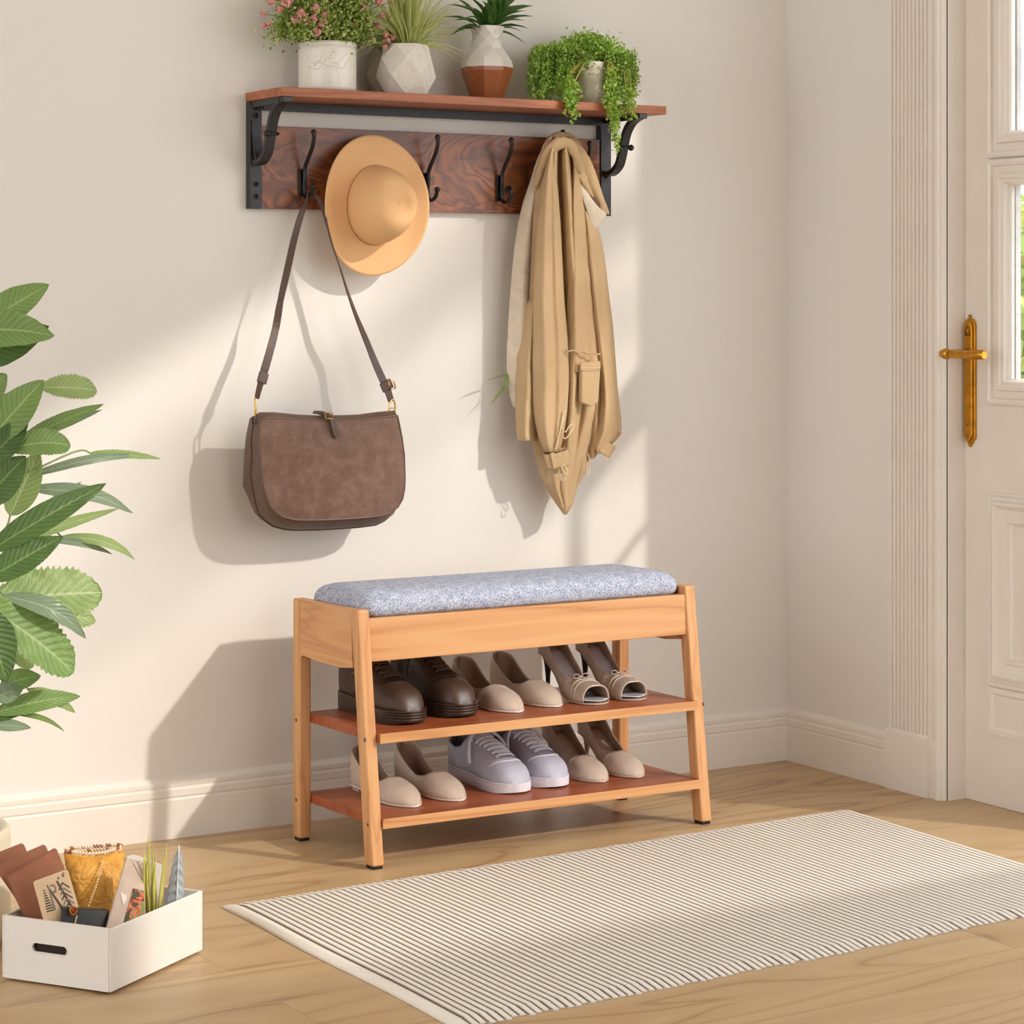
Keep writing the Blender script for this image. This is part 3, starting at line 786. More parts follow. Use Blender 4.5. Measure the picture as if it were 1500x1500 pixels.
obj('hem_button', MB().ball(W(771, 613, Yj-.030), .003), M['brass'], jk)
s1 = cloth('sleeve', [(806, 813, 216, .022), (800, 812, 240, .026), (793, 817, 270, .026), (787, 821, 320, .024), (783, 824, 380, .022), (781, 827, 440, .020), (780, 832, 500, .020), (780, 834, 560, .020), (781, 832, 600, .020), (785, 828, 625, .020), (790, 824, 645, .020), (797, 820, 662, .020)], Yj-.014, M['khaki'], folds=((.35, .12, .003), (.62, .08, -.004), (.82, .10, .005)), bulge=.024, seed=4)
s2 = cloth('sleeve', [(853, 866, 310, .014), (855, 878, 340, .014), (857, 886, 380, .014), (862, 892, 430, .012), (868, 898, 480, .012), (874, 902, 530, .010), (878, 906, 580, .010), (875, 910, 615, .010), (870, 908, 640, .010), (868, 890, 655, .010), (872, 882, 664, .010)], Yj-.002, M['khaki'], folds=((.3, .15, .006),), bulge=.020, seed=5)
cloth('front_placket', [(840, 846, 224, .020), (838, 850, 250, .024), (834, 856, 300, .024), (833, 862, 360, .022), (831, 868, 420, .020), (829, 874, 480, .018), (828, 878, 520, .018), (829, 882, 545, .016)], Yj-.004, M['khaki'], folds=((.3, .12, .006), (.7, .12, -.004)), bulge=.020, wr=.005, seed=6)
# gathered waist seam
ws = MB(); ws.tube([W(829+i*4.2, 513+1.5*math.sin(i*1.9)+i*.5, Yj-.056) for i in range(13)], .0022, 6); obj('waist_seam', ws, M['khaki'], jk, smooth=True)
# pocket
pk = MB()
def slab(mb, px, Y, th=.004, mi=0, dome=0):
    a = [W(x, y, Y) for x, y in px]; b = [p+Vector((0, th, 0)) for p in a]
    n = len(a)
    mb.add(a+b, [list(range(n)), list(range(n, 2*n))[::-1]]+[[i, n+i, n+(i+1) % n, (i+1) % n] for i in range(n)], mi=mi)
slab(pk, [(852, 533), (878, 531), (880, 545), (877, 590), (866, 596), (852, 590)], Yj-.0555, .014)
pko = obj('pocket', pk, M['khaki'], jk, bevel=.004, seg=3)
fb = MB(); slab(fb, [(851, 531), (880, 529), (880, 541), (851, 543)], Yj-.0575, .006)
obj('pocket_hem', fb, M['khaki'], pko, bevel=.0015)
for yy in (538, 541.5):
    stt = MB()
    for i in range(9):
        slab(stt, [(853+i*3, yy), (855+i*3, yy), (855+i*3, yy+1), (853+i*3, yy+1)], Yj-.0582, .001)
    obj('pocket_stitching', stt, plain('stitch', srgb(226, 204, 168), .7, bump=0), pko)
# cuffs
def cuff(parent, cpx, cpy, wpx, hpx, ang, Y, dep=.020):
    m_ = MB(); ca_, sa_ = math.cos(ang), math.sin(ang)
    rings_ = []
    for t in (0, .12, .5, .88, 1):
        ring_ = []
        for k in range(20):
            a = 2*pi*k/20
            ex = math.copysign(abs(math.cos(a))**.7, math.cos(a))*wpx/2*(1.03 if .1 < t < .9 else .98); ey = (t-.5)*hpx
            p = W(cpx+ex*ca_-ey*sa_, cpy+ex*sa_+ey*ca_+math.sin(a)*2.2*-1, Y)
            p.y += dep/2*math.sin(a)
            ring_.append(p)
        rings_.append(ring_)
    m_.rings(rings_, cap=False)
    return obj('cuff', m_, M['khaki'], parent, smooth=True, solid=.002)
c1_ = cuff(s1, 816, 672, 35, 23, math.radians(-14), Yj-.043)
tab_ = MB(); slab(tab_, [(806, 664), (812, 662), (817, 684), (811, 687)], Yj-.0555, .005); obj('cuff_tab', tab_, M['khaki'], c1_, bevel=.0012)
c2_ = cuff(s2, 887, 656, 23, 19, math.radians(32), Yj-.024, .016)
M['cord'] = plain('cotton_cord', srgb(228, 206, 168), .7, var=.05, bump=0)
for nm, pts_ in (('drawcord', [(813, 660), (817, 645), (822, 625), (826, 605), (829, 602), (826, 612), (823, 625), (828, 633), (834, 624), (840, 621), (839, 628), (831, 640), (826, 642), (824, 632)]),
                 ('drawcord', [(825, 680), (831, 688), (830, 695), (825, 690), (822, 682)]), ('drawcord', [(822, 694), (822, 702), (826, 704), (829, 698)]),
                 ('drawcord', [(861, 664), (864, 676), (862, 696), (859, 695), (860, 684), (862, 676)]), ('drawcord', [(885, 664), (890, 672), (889, 675), (886, 670)]), ('drawcord', [(894, 656), (903, 646), (911, 634), (906, 632)])):
    y_ = Yj-.060 if pts_[0][0] < 850 else Yj-.030
    pp_ = smoothpath([W(a, b, y_) for a, b in pts_], 4)
    obj(nm, MB().tube(pp_, .0013, 6), M['cord'], jk, smooth=True)
# right jacket edge behind the pocket (folded hem)
cloth('right_hem_panel', [(862, 884, 520, .004), (864, 886, 550, .004), (866, 884, 590, .004), (866, 882, 620, .004), (864, 880, 645, .004), (862, 876, 664, .004), (862, 870, 672, .004)], Yj+.004, M['khaki'], folds=((.5, .2, .008),), bulge=.016, wr=.006, seed=8)
# collar roll thrown over the hook, and the hood/collar falling to the right
def roll(name, px, rad, Y, mat, n=14, seed=0, flat=.75, parent=jk):
    pts_ = smoothpath([W(a, b, Y-c) for a, b, c in px], 5)
    rr = []; m = len(pts_)
    for i in range(m):
        rr.append(sinterp([(k/(len(rad)-1), v) for k, v in enumerate(rad)], i/(m-1)))
    m_ = MB(); m_.tube(pts_, rr, n, flat=flat)
    for i, v in enumerate(m_.v):
        m_.v[i] = v+Vector((noise.noise(v*45+Vector((seed, 0, 0))), noise.noise(v*45+Vector((0, seed, 5))), noise.noise(v*45+Vector((9, 0, seed)))))*.0035
    return obj(name, m_, mat, parent, smooth=True)
roll('collar_roll', [(784, 276, .022), (792, 250, .030), (801, 228, .040), (812, 214, .048), (825, 209, .052), (836, 214, .054), (843, 227, .054), (848, 241, .052), (851, 252, .046)], [.006, .0115, .014, .0145, .0135, .012, .011, .010, .006], Yj, M['khaki'], seed=3)
roll('collar_loop', [(801, 232, .006), (806, 212, .008), (815, 202, .010), (824, 200, .012), (834, 203, .012), (844, 212, .010), (851, 222, .006)], [.010, .012, .012, .012, .011, .010, .006], Yj+.006, M['khaki'], seed=7)
# hood: outer shell from the top down to the right
def sheet(name, grid, mat, parent=jk, th=.0022, sub=2):
    """grid rows of (px, py, depth) -> smooth sheet of cloth"""
    m_ = MB(); nr = len(grid); nc = len(grid[0])
    rows_ = [[W(a, b, Yj-c) for a, b, c in r] for r in grid]
    m_.rings(rows_, closed=False, cap=False)
    return obj(name, m_, mat, parent, smooth=True, solid=th, sub=sub)
sheet('hood_back', [[(836, 205, .012), (846, 206, .014), (852, 214, .010)], [(846, 225, .016), (860, 224, .022), (866, 232, .012)], [(852, 250, .020), (868, 246, .030), (873, 252, .014)], [(858, 270, .022), (873, 266, .034), (880, 272, .016)], [(868, 286, .024), (877, 280, .036), (885, 290, .018)], [(880, 300, .026), (885, 298, .034), (892, 306, .022)], [(876, 316, .028), (884, 310, .034), (896, 318, .024)]], M['khaki'])
sheet('hood_lining', [[(845, 262, .034), (852, 268, .038), (858, 276, .036)], [(850, 282, .038), (859, 285, .044), (868, 292, .042)], [(858, 305, .038), (868, 305, .046), (878, 304, .044)], [(865, 325, .036), (874, 318, .044), (884, 308, .044)], [(869, 341, .032), (881, 328, .038), (893, 314, .036)]], M['lining'])
sheet('hood_flap', [[(846, 246, .040), (858, 252, .042), (861, 258, .038)], [(847, 258, .044), (856, 262, .046), (862, 268, .044)], [(852, 268, .042), (862, 275, .046), (869, 282, .044)], [(858, 278, .040), (866, 286, .044), (872, 293, .040)]], M['khaki'])
# little bamboo sprig tucked behind the jacket
spg = thing('leaf_sprig', 'small green bamboo sprig poking out beside the left edge of the jacket', 'sprig', tuple(W(745, 562, Yj-.004)))
def leafshape(base, tip, width, up=(0, 0, 1), bend=0, nu=14, nv=6, serr=0, fold=.25, tipw=1.0, mb=None, prof=None, sag=None, seed=0):
    base, tip = Vector(base), Vector(tip); d = tip-base; L = d.length; t = d/L
    a = t.cross(Vector(up)).normalized() if abs(t.dot(Vector(up).normalized())) < .98 else t.cross(Vector((1, 0, 0))).normalized()
    n = a.cross(t).normalized(); m_ = mb or MB(); rows = []; uvs = []
    o = len(m_.v); vs = []; fs = []
    ns = nu*(4 if serr else 1)
    for i in range(ns+1):
        s_ = i/ns
        wv = (math.sin(pi*s_**.8)**.75 if s_ < 1 else 0)*width/2 if prof is None else interp(prof, s_)*width/2
        if serr: wv *= 1+serr*(((i % 4)/4.)-.4)
        c = base+d*s_+n*bend*L*math.sin(pi*s_)+(Vector((0, 0, -1))*sag*L*s_*s_ if sag else Vector((0, 0, 0)))
        for j in range(nv+1):
            v = j/nv*2-1
            q = c+a*v*wv+n*(fold*wv*(abs(v)**1.3)+.02*width*math.sin(s_*26+abs(v)*5+seed)*abs(v))
            vs.append(q); uvs.append((s_, v*.5+.5))
    for i in range(ns):
        for j in range(nv):
            k = i*(nv+1)+j; fs.append((k, k+1, k+nv+2, k+nv+1))
    m_.add(vs, fs, uvs); return m_
def veinmat(name, c1, c2, cv, nv=14, rough=.42, trans=.25, str_=.6):
    t = NT(name, rough, 0, .4)
    uv = t.n.new('ShaderNodeUVMap'); sep = t.n.new('ShaderNodeSeparateXYZ'); t.link(uv.outputs[0], sep.inputs[0])
    av = t.math('ABSOLUTE', t.math('SUBTRACT', sep.outputs[1], .5))
    ph = t.math('SUBTRACT', t.math('MULTIPLY', sep.outputs[0], nv), t.math('MULTIPLY', av, 5.0))
    fr = t.math('ABSOLUTE', t.math('SUBTRACT', t.math('FRACT', ph), .5))
    vein = t.ramp(fr, [(0, (1, 1, 1, 1)), (.10, (.35, .35, .35, 1)), (.22, (0, 0, 0, 1))])
    mid = t.ramp(av, [(0, (1, 1, 1, 1)), (.018, (1, 1, 1, 1)), (.035, (0, 0, 0, 1))])
    g = t.n.new('ShaderNodeNewGeometry')
    base = t.mix(t.noise(t.coord(), 30, 3), c1, c2)
    col = t.mix(t.math('MULTIPLY', vein, str_*.6), base, cv)
    col = t.mix(t.math('MULTIPLY', mid, .8), col, cv)
    t.color(col); t.bump(fr, .6, .003)
    tr_ = t.n.new('ShaderNodeBsdfTranslucent'); t.link(col, tr_.inputs['Color'])
    ms = t.n.new('ShaderNodeMixShader'); ms.inputs[0].default_value = trans
    t.link(t.b.outputs[0], ms.inputs[1]); t.link(tr_.outputs[0], ms.inputs[2]); t.link(ms.outputs[0], t.n['Material Output'].inputs['Surface'])
    return t.m
M['blade'] = veinmat('sprig_leaf', srgb(120, 150, 60), srgb(150, 175, 90), srgb(190, 205, 130), 1)
ys_ = Yj+.012
lm = MB()
leafshape(W(744, 549, ys_), W(713, 556, ys_-.01), .010, mb=lm, sag=.05); leafshape(W(744, 563, ys_), W(719, 590, ys_-.01), .010, mb=lm, sag=.05); leafshape(W(743, 548, ys_), W(741, 572, ys_-.008), .008, mb=lm)
obj('leaves', lm, M['blade'], spg, smooth=True)
obj('stalk', MB().tube([W(755, 566, Yj-.004), W(748, 562, ys_), W(744, 549, ys_), W(737, 541, ys_)], .0009, 6), M['blade'], spg)
# ------------------------------------------------------------------ POTS AND PLANTS ON THE SHELF
ZSH = ZS
def pot_thing(name, label, cat, px, Y, group=None):
    p = W(px, 130, Y); return thing(name, label, cat, (p.x, Y, ZSH), group=group), p.x
def stone(name, c, var=.05):
    t = NT(name, .75, 0, .3); v = t.coord(); n = t.noise(v, 90, 4, .7)
    t.color(t.ramp(n, [(.25, tuple(x*(1-2.4*var) for x in c[:3])+(1,)), (.5, c), (.8, tuple(min(1, x*(1+var)) for x in c[:3])+(1,))])); t.bump(n, .12, .0008); return t.m
M['glaze'] = plain('cream_glaze', srgb(226, 220, 208), .22, var=.02, scale=30, bump=.02)
M['stone'] = stone('pale_stone', srgb(220, 213, 202)); M['stone2'] = stone('grey_stone', srgb(172, 162, 148))
M['terra'] = plain('brown_glaze', srgb(146, 84, 50), .25, var=.05, scale=30, bump=.03)
M['celadon'] = plain('pale_grey_glaze', srgb(208, 202, 192), .22, var=.04, scale=25, bump=.03)
M['beige'] = plain('beige_ceramic', srgb(205, 196, 176), .5, var=.03, scale=30, bump=.05)
M['soil'] = plain('soil', srgb(70, 52, 38), .95, scale=200, bump=.5, bd=.004)
M['lf_a'] = leafmat('fine_green_leaves', srgb(100, 130, 50), srgb(146, 168, 76), srgb(214, 218, 150))
M['lf_b'] = leafmat('bright_green_leaves', srgb(98, 146, 48), srgb(146, 188, 76), srgb(196, 220, 122), sub=.35)
M['pink'] = leafmat('pink_petals', srgb(218, 130, 132), srgb(236, 164, 160), srgb(246, 200, 192), sub=.2)
M['grass'] = leafmat('pale_grass', srgb(140, 150, 72), srgb(170, 176, 96), srgb(204, 204, 134), sub=.3)
M['stem'] = plain('green_stem', srgb(110, 128, 56), .6, bump=0)
M['stem_y'] = plain('yellow_stem', srgb(200, 168, 80), .6, bump=0)

# 1 crock with pink flowers
Yp = -.085
fp_, x0 = pot_thing('flowering_plant', 'bushy green plant with pink flower clusters growing out of the round white crock', 'plant', 479.5, Yp)
p1, _ = pot_thing('plant_pot', 'round white crock with a raised scroll pattern, leftmost pot on the shelf', 'plant pot', 479.5, Yp)
R1 = .0605; Hh = .103
prof = [(R1-.006, 0), (R1-.001, .004), (R1, .010), (R1, .088), (R1-.001, .0915), (R1-.003, .0935), (R1+.0, .0955), (R1+.0, .1015), (R1-.0025, .104), (R1-.006, .104), (R1-.008, .09), (R1-.008, .012), (.001, .010)]
obj('pot_body', MB().lathe(prof, (x0, Yp, ZSH), 56, cap=True), M['glaze'], p1, smooth=True, angle=45)
rel = MB()
def onpot(u, z, r=R1+.0003):      # u = metres along the surface; centre faces the camera
    a = -pi/2-.42+u/r
    return (x0+r*math.cos(a), Yp+r*math.sin(a), ZSH+z)
curves = [[(-.05, .075), (-.045, .066), (-.038, .060), (-.030, .056), (-.02, .058), (-.010, .055), (0, .050), (.010, .051), (.018, .056), (.026, .064), (.034, .072), (.042, .077)],
          [(-.044, .052), (-.036, .046), (-.026, .044), (-.018, .049), (-.014, .056), (-.018, .062), (-.025, .060)], [(-.034, .055), (-.030, .050), (-.026, .056), (-.030, .062)],
          [(.004, .044), (.012, .043), (.02, .048), (.02, .056), (.012, .059), (.006, .054), (.008, .049), (.014, .050), (.014, .054)], [(-.01, .055), (-.006, .064), (.002, .070), (.006, .076)], [(-.002, .068), (.006, .066), (.012, .068)],
          [(.026, .046), (.034, .050), (.036, .058), (.044, .064), (.046, .070)], [(-.02, .058), (-.018, .068), (-.012, .072)]]
for c_ in curves:
    pp_ = []
    for i in range(len(c_)-1):
        for k in range(4): t = k/4; pp_.append(onpot(lerp(c_[i][0], c_[i+1][0], t), lerp(c_[i][1], c_[i+1][1], t)))
    pp_.append(onpot(*c_[-1])); rel.tube(smoothpath(pp_, 1), .0009, 6)
obj('scroll_relief', rel, M['glaze'], p1, smooth=True)
rnd = random.Random(11)
def sprigs(mb_l, mb_s, root, tips, n_leaf, size, jitter, rnd, srad=.0007, start=.35):
    for tip in tips:
        tip = Vector(tip); mid = (Vector(root)+tip)/2+Vector((0, 0, .25*(tip-Vector(root)).length*(1 if tip.z > root[2]-.01 else .6)))
        P = [Vector(root).lerp(mid, t).lerp(mid.lerp(tip, t), t) for t in [i/6 for i in range(7)]]
        mb_s.tube(P, srad, 4, cap=False)
        for k in range(n_leaf):
            t = start+(1-start)*rnd.random()**.8
            q = Vector(root).lerp(mid, t).lerp(mid.lerp(tip, t), t)
            q += Vector((rnd.gauss(0, 1), rnd.gauss(0, 1), rnd.gauss(0, 1)))*jitter*t
            leafq(mb_l, q, Vector((rnd.gauss(0, 1), rnd.gauss(0, 1)-.2, rnd.gauss(.35, 1))), size*rnd.uniform(.6, 1.3), rnd)
ml, ms_, mp = MB(), MB(), MB(); tips = []
for i in range(340):
    a = rnd.uniform(0, 2*pi); e = rnd.uniform(-.12, 1.45); r_ = .62+.38*rnd.random()
    tips.append((x0+.138*math.cos(a)*math.cos(e)*r_, Yp+.075*math.sin(a)*math.cos(e)*r_-.005, ZSH+.118+.135*math.sin(e)*r_))
sprigs(ml, ms_, (x0, Yp, ZSH+.095), tips, 66, .0070, .011, rnd)
obj('leaves', ml, M['lf_a'], fp_); obj('stems', ms_, M['stem'], fp_)
def blossom(mb, c, r, n, rnd):
    for _ in range(n):
        d = Vector((rnd.gauss(0, 1), rnd.gauss(0, 1)-.3, rnd.gauss(0, 1))).normalized(); q = Vector(c)+d*r*rnd.uniform(.3, 1)
        ax = d.cross(Vector((rnd.gauss(0, 1), rnd.gauss(0, 1), 1))).normalized(); b = d.cross(ax)
        s_ = .0036*rnd.uniform(.8, 1.3)
        for k in range(5):
            an = 2*pi*k/5; t1 = (ax*math.cos(an)+b*math.sin(an)); t2 = (ax*math.cos(an+.55)+b*math.sin(an+.55)); t0 = (ax*math.cos(an-.55)+b*math.sin(an-.55))
            mb.add([q, q+t0*s_*.75+d*.0007, q+t1*s_+d*.001, q+t2*s_*.75+d*.0007], [(0, 1, 2, 3)])
fl_px = [(440, 22, 9), (432, 30, 5), (462, 12, 8), (460, 26, 7), (470, 36, 6), (476, 22, 6), (450, 30, 6), (463, 46, 7), (474, 32, 6), (419, 4, 9), (425, -4, 8), (410, 14, 4), (393, 35, 4), (386, 38, 3), (397, 2, 5), (385, 20, 3),
         (532, 10, 4), (555, 2, 6), (560, 24, 4), (553, 38, 5), (565, 50, 4), (568, 60, 4), (575, 55, 4), (564, 69, 3), (518, 38, 4), (540, 30, 4), (572, 2, 4), (490, -8, 8), (520, -14, 9), (450, -18, 10), (545, -20, 8), (405, -12, 6)]
ms2 = MB()
for (px, py, r_) in fl_px:
    d_ = .075-.00045*abs(px-479)
    c_ = W(px, py, Yp-d_*.75)
    blossom(mp, c_, r_*.00155, int(12+r_*8), rnd)
    ms2.tube([(x0, Yp, ZSH+.1), (Vector((x0, Yp, ZSH+.1))+c_)/2+Vector((0, 0, .02)), c_], .0008, 4, cap=False)
obj('flowers', mp, M['pink'], fp_); obj('flower_stems', ms2, M['stem'], fp_)

def facet_pot(label, name, cx, Y, rings, mat, parent_name='plant_pot', cat='plant pot', jit=None, n=6, rot0=0, local_rot=0):
    """faceted vessel: rings = (radius, z, twist); triangulated between rings"""
    root = thing(parent_name, label, cat, (cx, Y, ZSH))
    m_ = MB(); vs = []; fs = []
    for (r_, z, tw) in rings:
        for k in range(n):
            a = 2*pi*(k+tw)/n+rot0; vs.append((cx+r_*math.cos(a), Y+r_*math.sin(a), ZSH+z))
    for i in range(len(rings)-1):
        for k in range(n):
            a, b, c, d = i*n+k, i*n+(k+1) % n, (i+1)*n+(k+1) % n, (i+1)*n+k
            dt = rings[i+1][2]-rings[i][2]
            if abs(dt) < .01: fs.append((a, b, c, d))
            elif dt > 0: fs += [(a, b, d), (b, c, d)]
            else: fs += [(a, b, c), (a, c, d)]
    fs.append(list(range(n))[::-1]); fs.append([(len(rings)-1)*n+k for k in range(n)])
    m_.add(vs, fs)
    o = obj(name, m_, mat, root)
    return root, o
# 2 faceted stone pot with grass
x2 = W(594.5, 130, -.100).x
stone_pot, _ = facet_pot('pale faceted stone pot holding the fine grass, third vessel from the left', 'pot_body', x2, -.100, [(.047, 0, 0), (.064, .040, .5), (.0605, .078, 0), (.047, .108, .5), (.043, .1085, .5), (.042, .100, .5)], M['stone'], n=6, rot0=-2.05)
gp_ = thing('ornamental_grass', 'tuft of fine pale green grass growing out of the faceted stone pot', 'plant', (x2, -.100, ZSH))
mg = MB()
for i in range(330):
    a = rnd.uniform(0, 2*pi); sp = abs(rnd.gauss(0, .55)); L_ = rnd.uniform(.13, .26)
    if abs(sp) > 1.25: sp = 1.2
    b0 = Vector((x2+.028*math.cos(a)*rnd.random(), -.100+.028*math.sin(a)*rnd.random(), ZSH+.100))
    dr_ = Vector((math.cos(a)*math.sin(sp), .35*math.sin(a)*math.sin(sp), math.cos(sp))); P = []
    for k in range(6):
        t = k/5; q = b0+dr_*L_*t+Vector((0, 0, -1))*L_*.75*math.sin(sp)*t*t*1.0
        q.y = min(q.y, -.012); P.append(q)
    side = dr_.cross(Vector((0, -1, .2))).normalized()
    if side.length < .1: side = Vector((1, 0, 0))
    w_ = .0011*rnd.uniform(.7, 1.3); vs = []; 
    for k, q in enumerate(P): ww = w_*(1-(k/5)**2*.85); vs += [q+side*ww, q-side*ww]
    mg.add(vs, [(2*k, 2*k+1, 2*k+3, 2*k+2) for k in range(5)])
obj('grass_blades', mg, M['grass'], gp_)
# vase behind it
x2b = W(561, 130, -.042).x
facet_pot('dark grey faceted vase standing behind the stone pot, empty and half hidden', 'vase_body', x2b, -.046, [(.027, 0, 0), (.0445, .048, .5), (.038, .088, 0), (.021, .112, .5), (.025, .135, 0), (.0235, .1355, 0), (.019, .118, 0)], M['stone2'], 'vase', 'vase', n=6, rot0=-2.5)
# 3 two-tone vase with palm
x3 = W(713.5, 130, -.092).x
v3 = thing('vase', 'octagonal vase with pale grey neck and glossy brown lower half', 'vase', (x3, -.092, ZSH))
def octo(prof, mat, name, par, n=8, rot=.12):
    m_ = MB(); m_.lathe(prof, (x3, -.092, ZSH), n, rot); return obj(name, m_, mat, par)
octo([(.0, .0), (.034, 0), (.0345, .001), (.0570, .062)], M['terra'], 'lower_body', v3)
octo([(.0570, .062), (.0575, .0705)], M['terra'], 'lower_band', v3)
up_ = MB(); n8 = 8; rr = [(.0575, .0705, 0), (.0535, .085, 0), (.0375, .112, .5), (.0325, .130, 0), (.0335, .142, .5), (.0385, .1595, 0), (.0365, .1600, 0), (.031, .150, 0)]
vs = []; fs = []
for (r_, z, tw) in rr:
    for k in range(n8):
        a = 2*pi*(k+tw)/n8+.12; vs.append((x3+r_*math.cos(a), -.092+r_*math.sin(a), ZSH+z))
for i in range(len(rr)-1):
    for k in range(n8):
        a, b, c, d = i*n8+k, i*n8+(k+1) % n8, (i+1)*n8+(k+1) % n8, (i+1)*n8+k
        dt = rr[i+1][2]-rr[i][2]
        if abs(dt) < .01: fs.append((a, b, c, d))
        elif dt > 0: fs += [(a, b, d), (b, c, d)]
        else: fs += [(a, b, c), (a, c, d)]
up_.add(vs, fs); obj('upper_body', up_, M['celadon'], v3)
palm = thing('potted_palm', 'dark green palm with pointed leaves standing in the two-tone vase', 'plant', (x3, -.092, ZSH))
M['palm'] = veinmat('palm_leaf', srgb(52, 92, 40), srgb(84, 128, 52), srgb(140, 168, 84), 1, rough=.38, trans=.25, str_=.25)
pm_ = MB(); rnd = random.Random(5)
c_ = Vector((x3, -.092, ZSH+.150))
lf = [(782, 8, 21, .03), (783, 24, 12, .02), (776, 42, 10, .04), (772, 66, 9, .03), (765, 47, 8, .0), (655, 6, 14, .03), (664, 30, 12, .04), (668, 44, 11, .02), (676, 42, 9, .05), (690, 10, 12, .06), (700, -20, 16, .05), (716, -30, 17, .06), (735, -28, 16, .05), (750, -18, 17, .03), (762, -6, 18, .02), (676, -12, 15, .03), (660, -8, 13, .0), (772, 15, 10, .05), (742, 18, 9, .065), (684, 25, 10, .06), (705, 0, 14, .07), (724, 2, 14, .07), (770, 30, 9, .05), (645, 25, 10, .01), (660, 52, 8, .04)]
for (px, py, wd_, dp) in lf:
    tip = W(px, py, -.092-dp*1.2+.02); base = c_+Vector((rnd.uniform(-.015, .015), rnd.uniform(-.012, .012), 0))
    tip.y = min(tip.y, -.015)
    leafshape(base, tip, wd_*.00175, up=(0, -.4, 1), bend=.10, nu=12, nv=4, fold=.45, mb=pm_, prof=[(0, .18), (.12, .45), (.35, .95), (.55, 1), (.8, .55), (1, 0)])
obj('palm_leaves', pm_, M['palm'], palm, smooth=True)
obj('palm_stem', MB().tube([(x3, -.092, ZSH+.06), (x3+.002, -.092, ZSH+.12), (x3+.003, -.093, ZSH+.165)], [.006, .007, .009], 8), M['stem'], palm, smooth=True)
# 4 beige pot with trailing plant
Y4 = -.090; x4 = W(863, 130, Y4).x
p4_ = thing('plant_pot', 'tapered beige pot half covered by the trailing plant, rightmost pot on the shelf', 'plant pot', (x4, Y4, ZSH))
prof = [(.001, 0), (.030, 0), (.0335, .003), (.0375, .03), (.0410, .065), (.0425, .073), (.0415, .075), (.0425, .079), (.0435, .094), (.0425, .0955), (.0395, .0955), (.038, .08), (.001, .078)]
obj('pot_body', MB().lathe(prof, (x4, Y4, ZSH), 40, cap=False), M['beige'], p4_, smooth=True, angle=45)
tr4 = thing('trailing_plant', 'bright green small-leaved trailing plant spilling over the shelf edge at its right end', 'plant', (x4, Y4, ZSH))
ml, ms_ = MB(), MB(); rnd = random.Random(21); tips = []
def r4(cx_, cz_, rx, rz, n, e0=-.35, e1=1.5, ry=.06):
    for i in range(n):
        a = rnd.uniform(0, 2*pi); e = rnd.uniform(e0, e1); q_ = rnd.uniform(.55, 1)
        y_ = Y4+ry*math.sin(a)*math.cos(e)*q_
        tips.append((cx_+rx*math.cos(a)*math.cos(e)*q_, min(y_, -.012), cz_+rz*math.sin(e)*q_))
r4(x4-.045, ZSH+.09, .075, .060, 120); r4(x4+.045, ZSH+.09, .055, .060, 90); r4(x4, ZSH+.10, .08, .06, 90, .1)
sprigs(ml, ms_, (x4, Y4, ZSH+.085), tips, 34, .0072, .010, rnd)
# curtains falling at both sides
def fall(px0, px1, py0, py1, n, yd0=-.06, yd1=.02):
    for i in range(n):
        px = rnd.uniform(px0, px1); pe = rnd.uniform(lerp(py0, py1, .4), py1); Y = Y4+rnd.uniform(yd0, yd1)
        s_ = Vector((x4+.6*(W(px, 90, Y4).x-x4), Y, ZSH+.10)); e_ = W(px+rnd.uniform(-3, 3), pe, Y)
        if e_.z < ZSH+.004 and Y > -.178: e_.z = ZSH+.004+rnd.random()*.01
        P = [s_, s_.lerp(Vector((e_.x, e_.y, s_.z)), .8)+Vector((0, 0, .015)), Vector((e_.x, e_.y, lerp(s_.z, e_.z, .5))), e_]
        P = smoothpath(P, 4); ms_.tube(P, .0006, 4, cap=False)
        for q in P[3:]:
            for k in range(5):
                leafq(ml, q+Vector((rnd.gauss(0, .004), rnd.gauss(0, .004), rnd.gauss(0, .005))), Vector((rnd.gauss(0, 1), rnd.gauss(-.3, 1), rnd.gauss(0, 1))), .0068*rnd.uniform(.6, 1.2), rnd)
fall(774, 834, 70, 148, 105); fall(888, 930, 70, 150, 80); fall(796, 838, 70, 140, 36, -.07, -.05)
def strand(px, py_end, py0, Y, wob=2):
    P = [Vector((x4+.7*(W(px, 90, Y4).x-x4), Y4-.03, ZSH+.10)), W(px, py0, Y)]+[W(px+wob*math.sin(k*1.7), lerp(py0, py_end, k/5), Y-.002*k) for k in range(1, 6)]
    P = smoothpath(P, 5); ms_y.tube(P, .0010, 5, cap=False)
    for q in P[6:]:
        for k in range(4):
            leafq(ml, q+Vector((rnd.gauss(0, .006), rnd.gauss(0, .004), rnd.gauss(0, .004))), Vector((rnd.gauss(0, 1), -.4, rnd.gauss(0, .8))), .0078*rnd.uniform(.7, 1.3), rnd)
ms_y = MB()
Yf = -SD-.008
for a in ((836, 172, 110), (832, 165, 112), (842, 168, 120), (895, 190, 112), (899, 208, 115), (893, 175, 110), (903, 168, 120), (925, 172, 130), (917, 165, 128), (901, 222, 150), (896, 150, 100), (890, 160, 100)): strand(*a, Yf)
obj('leaves', ml, M['lf_b'], tr4); obj('stems', ms_, M['stem'], tr4); obj('trailing_stems', ms_y, M['stem_y'], tr4)
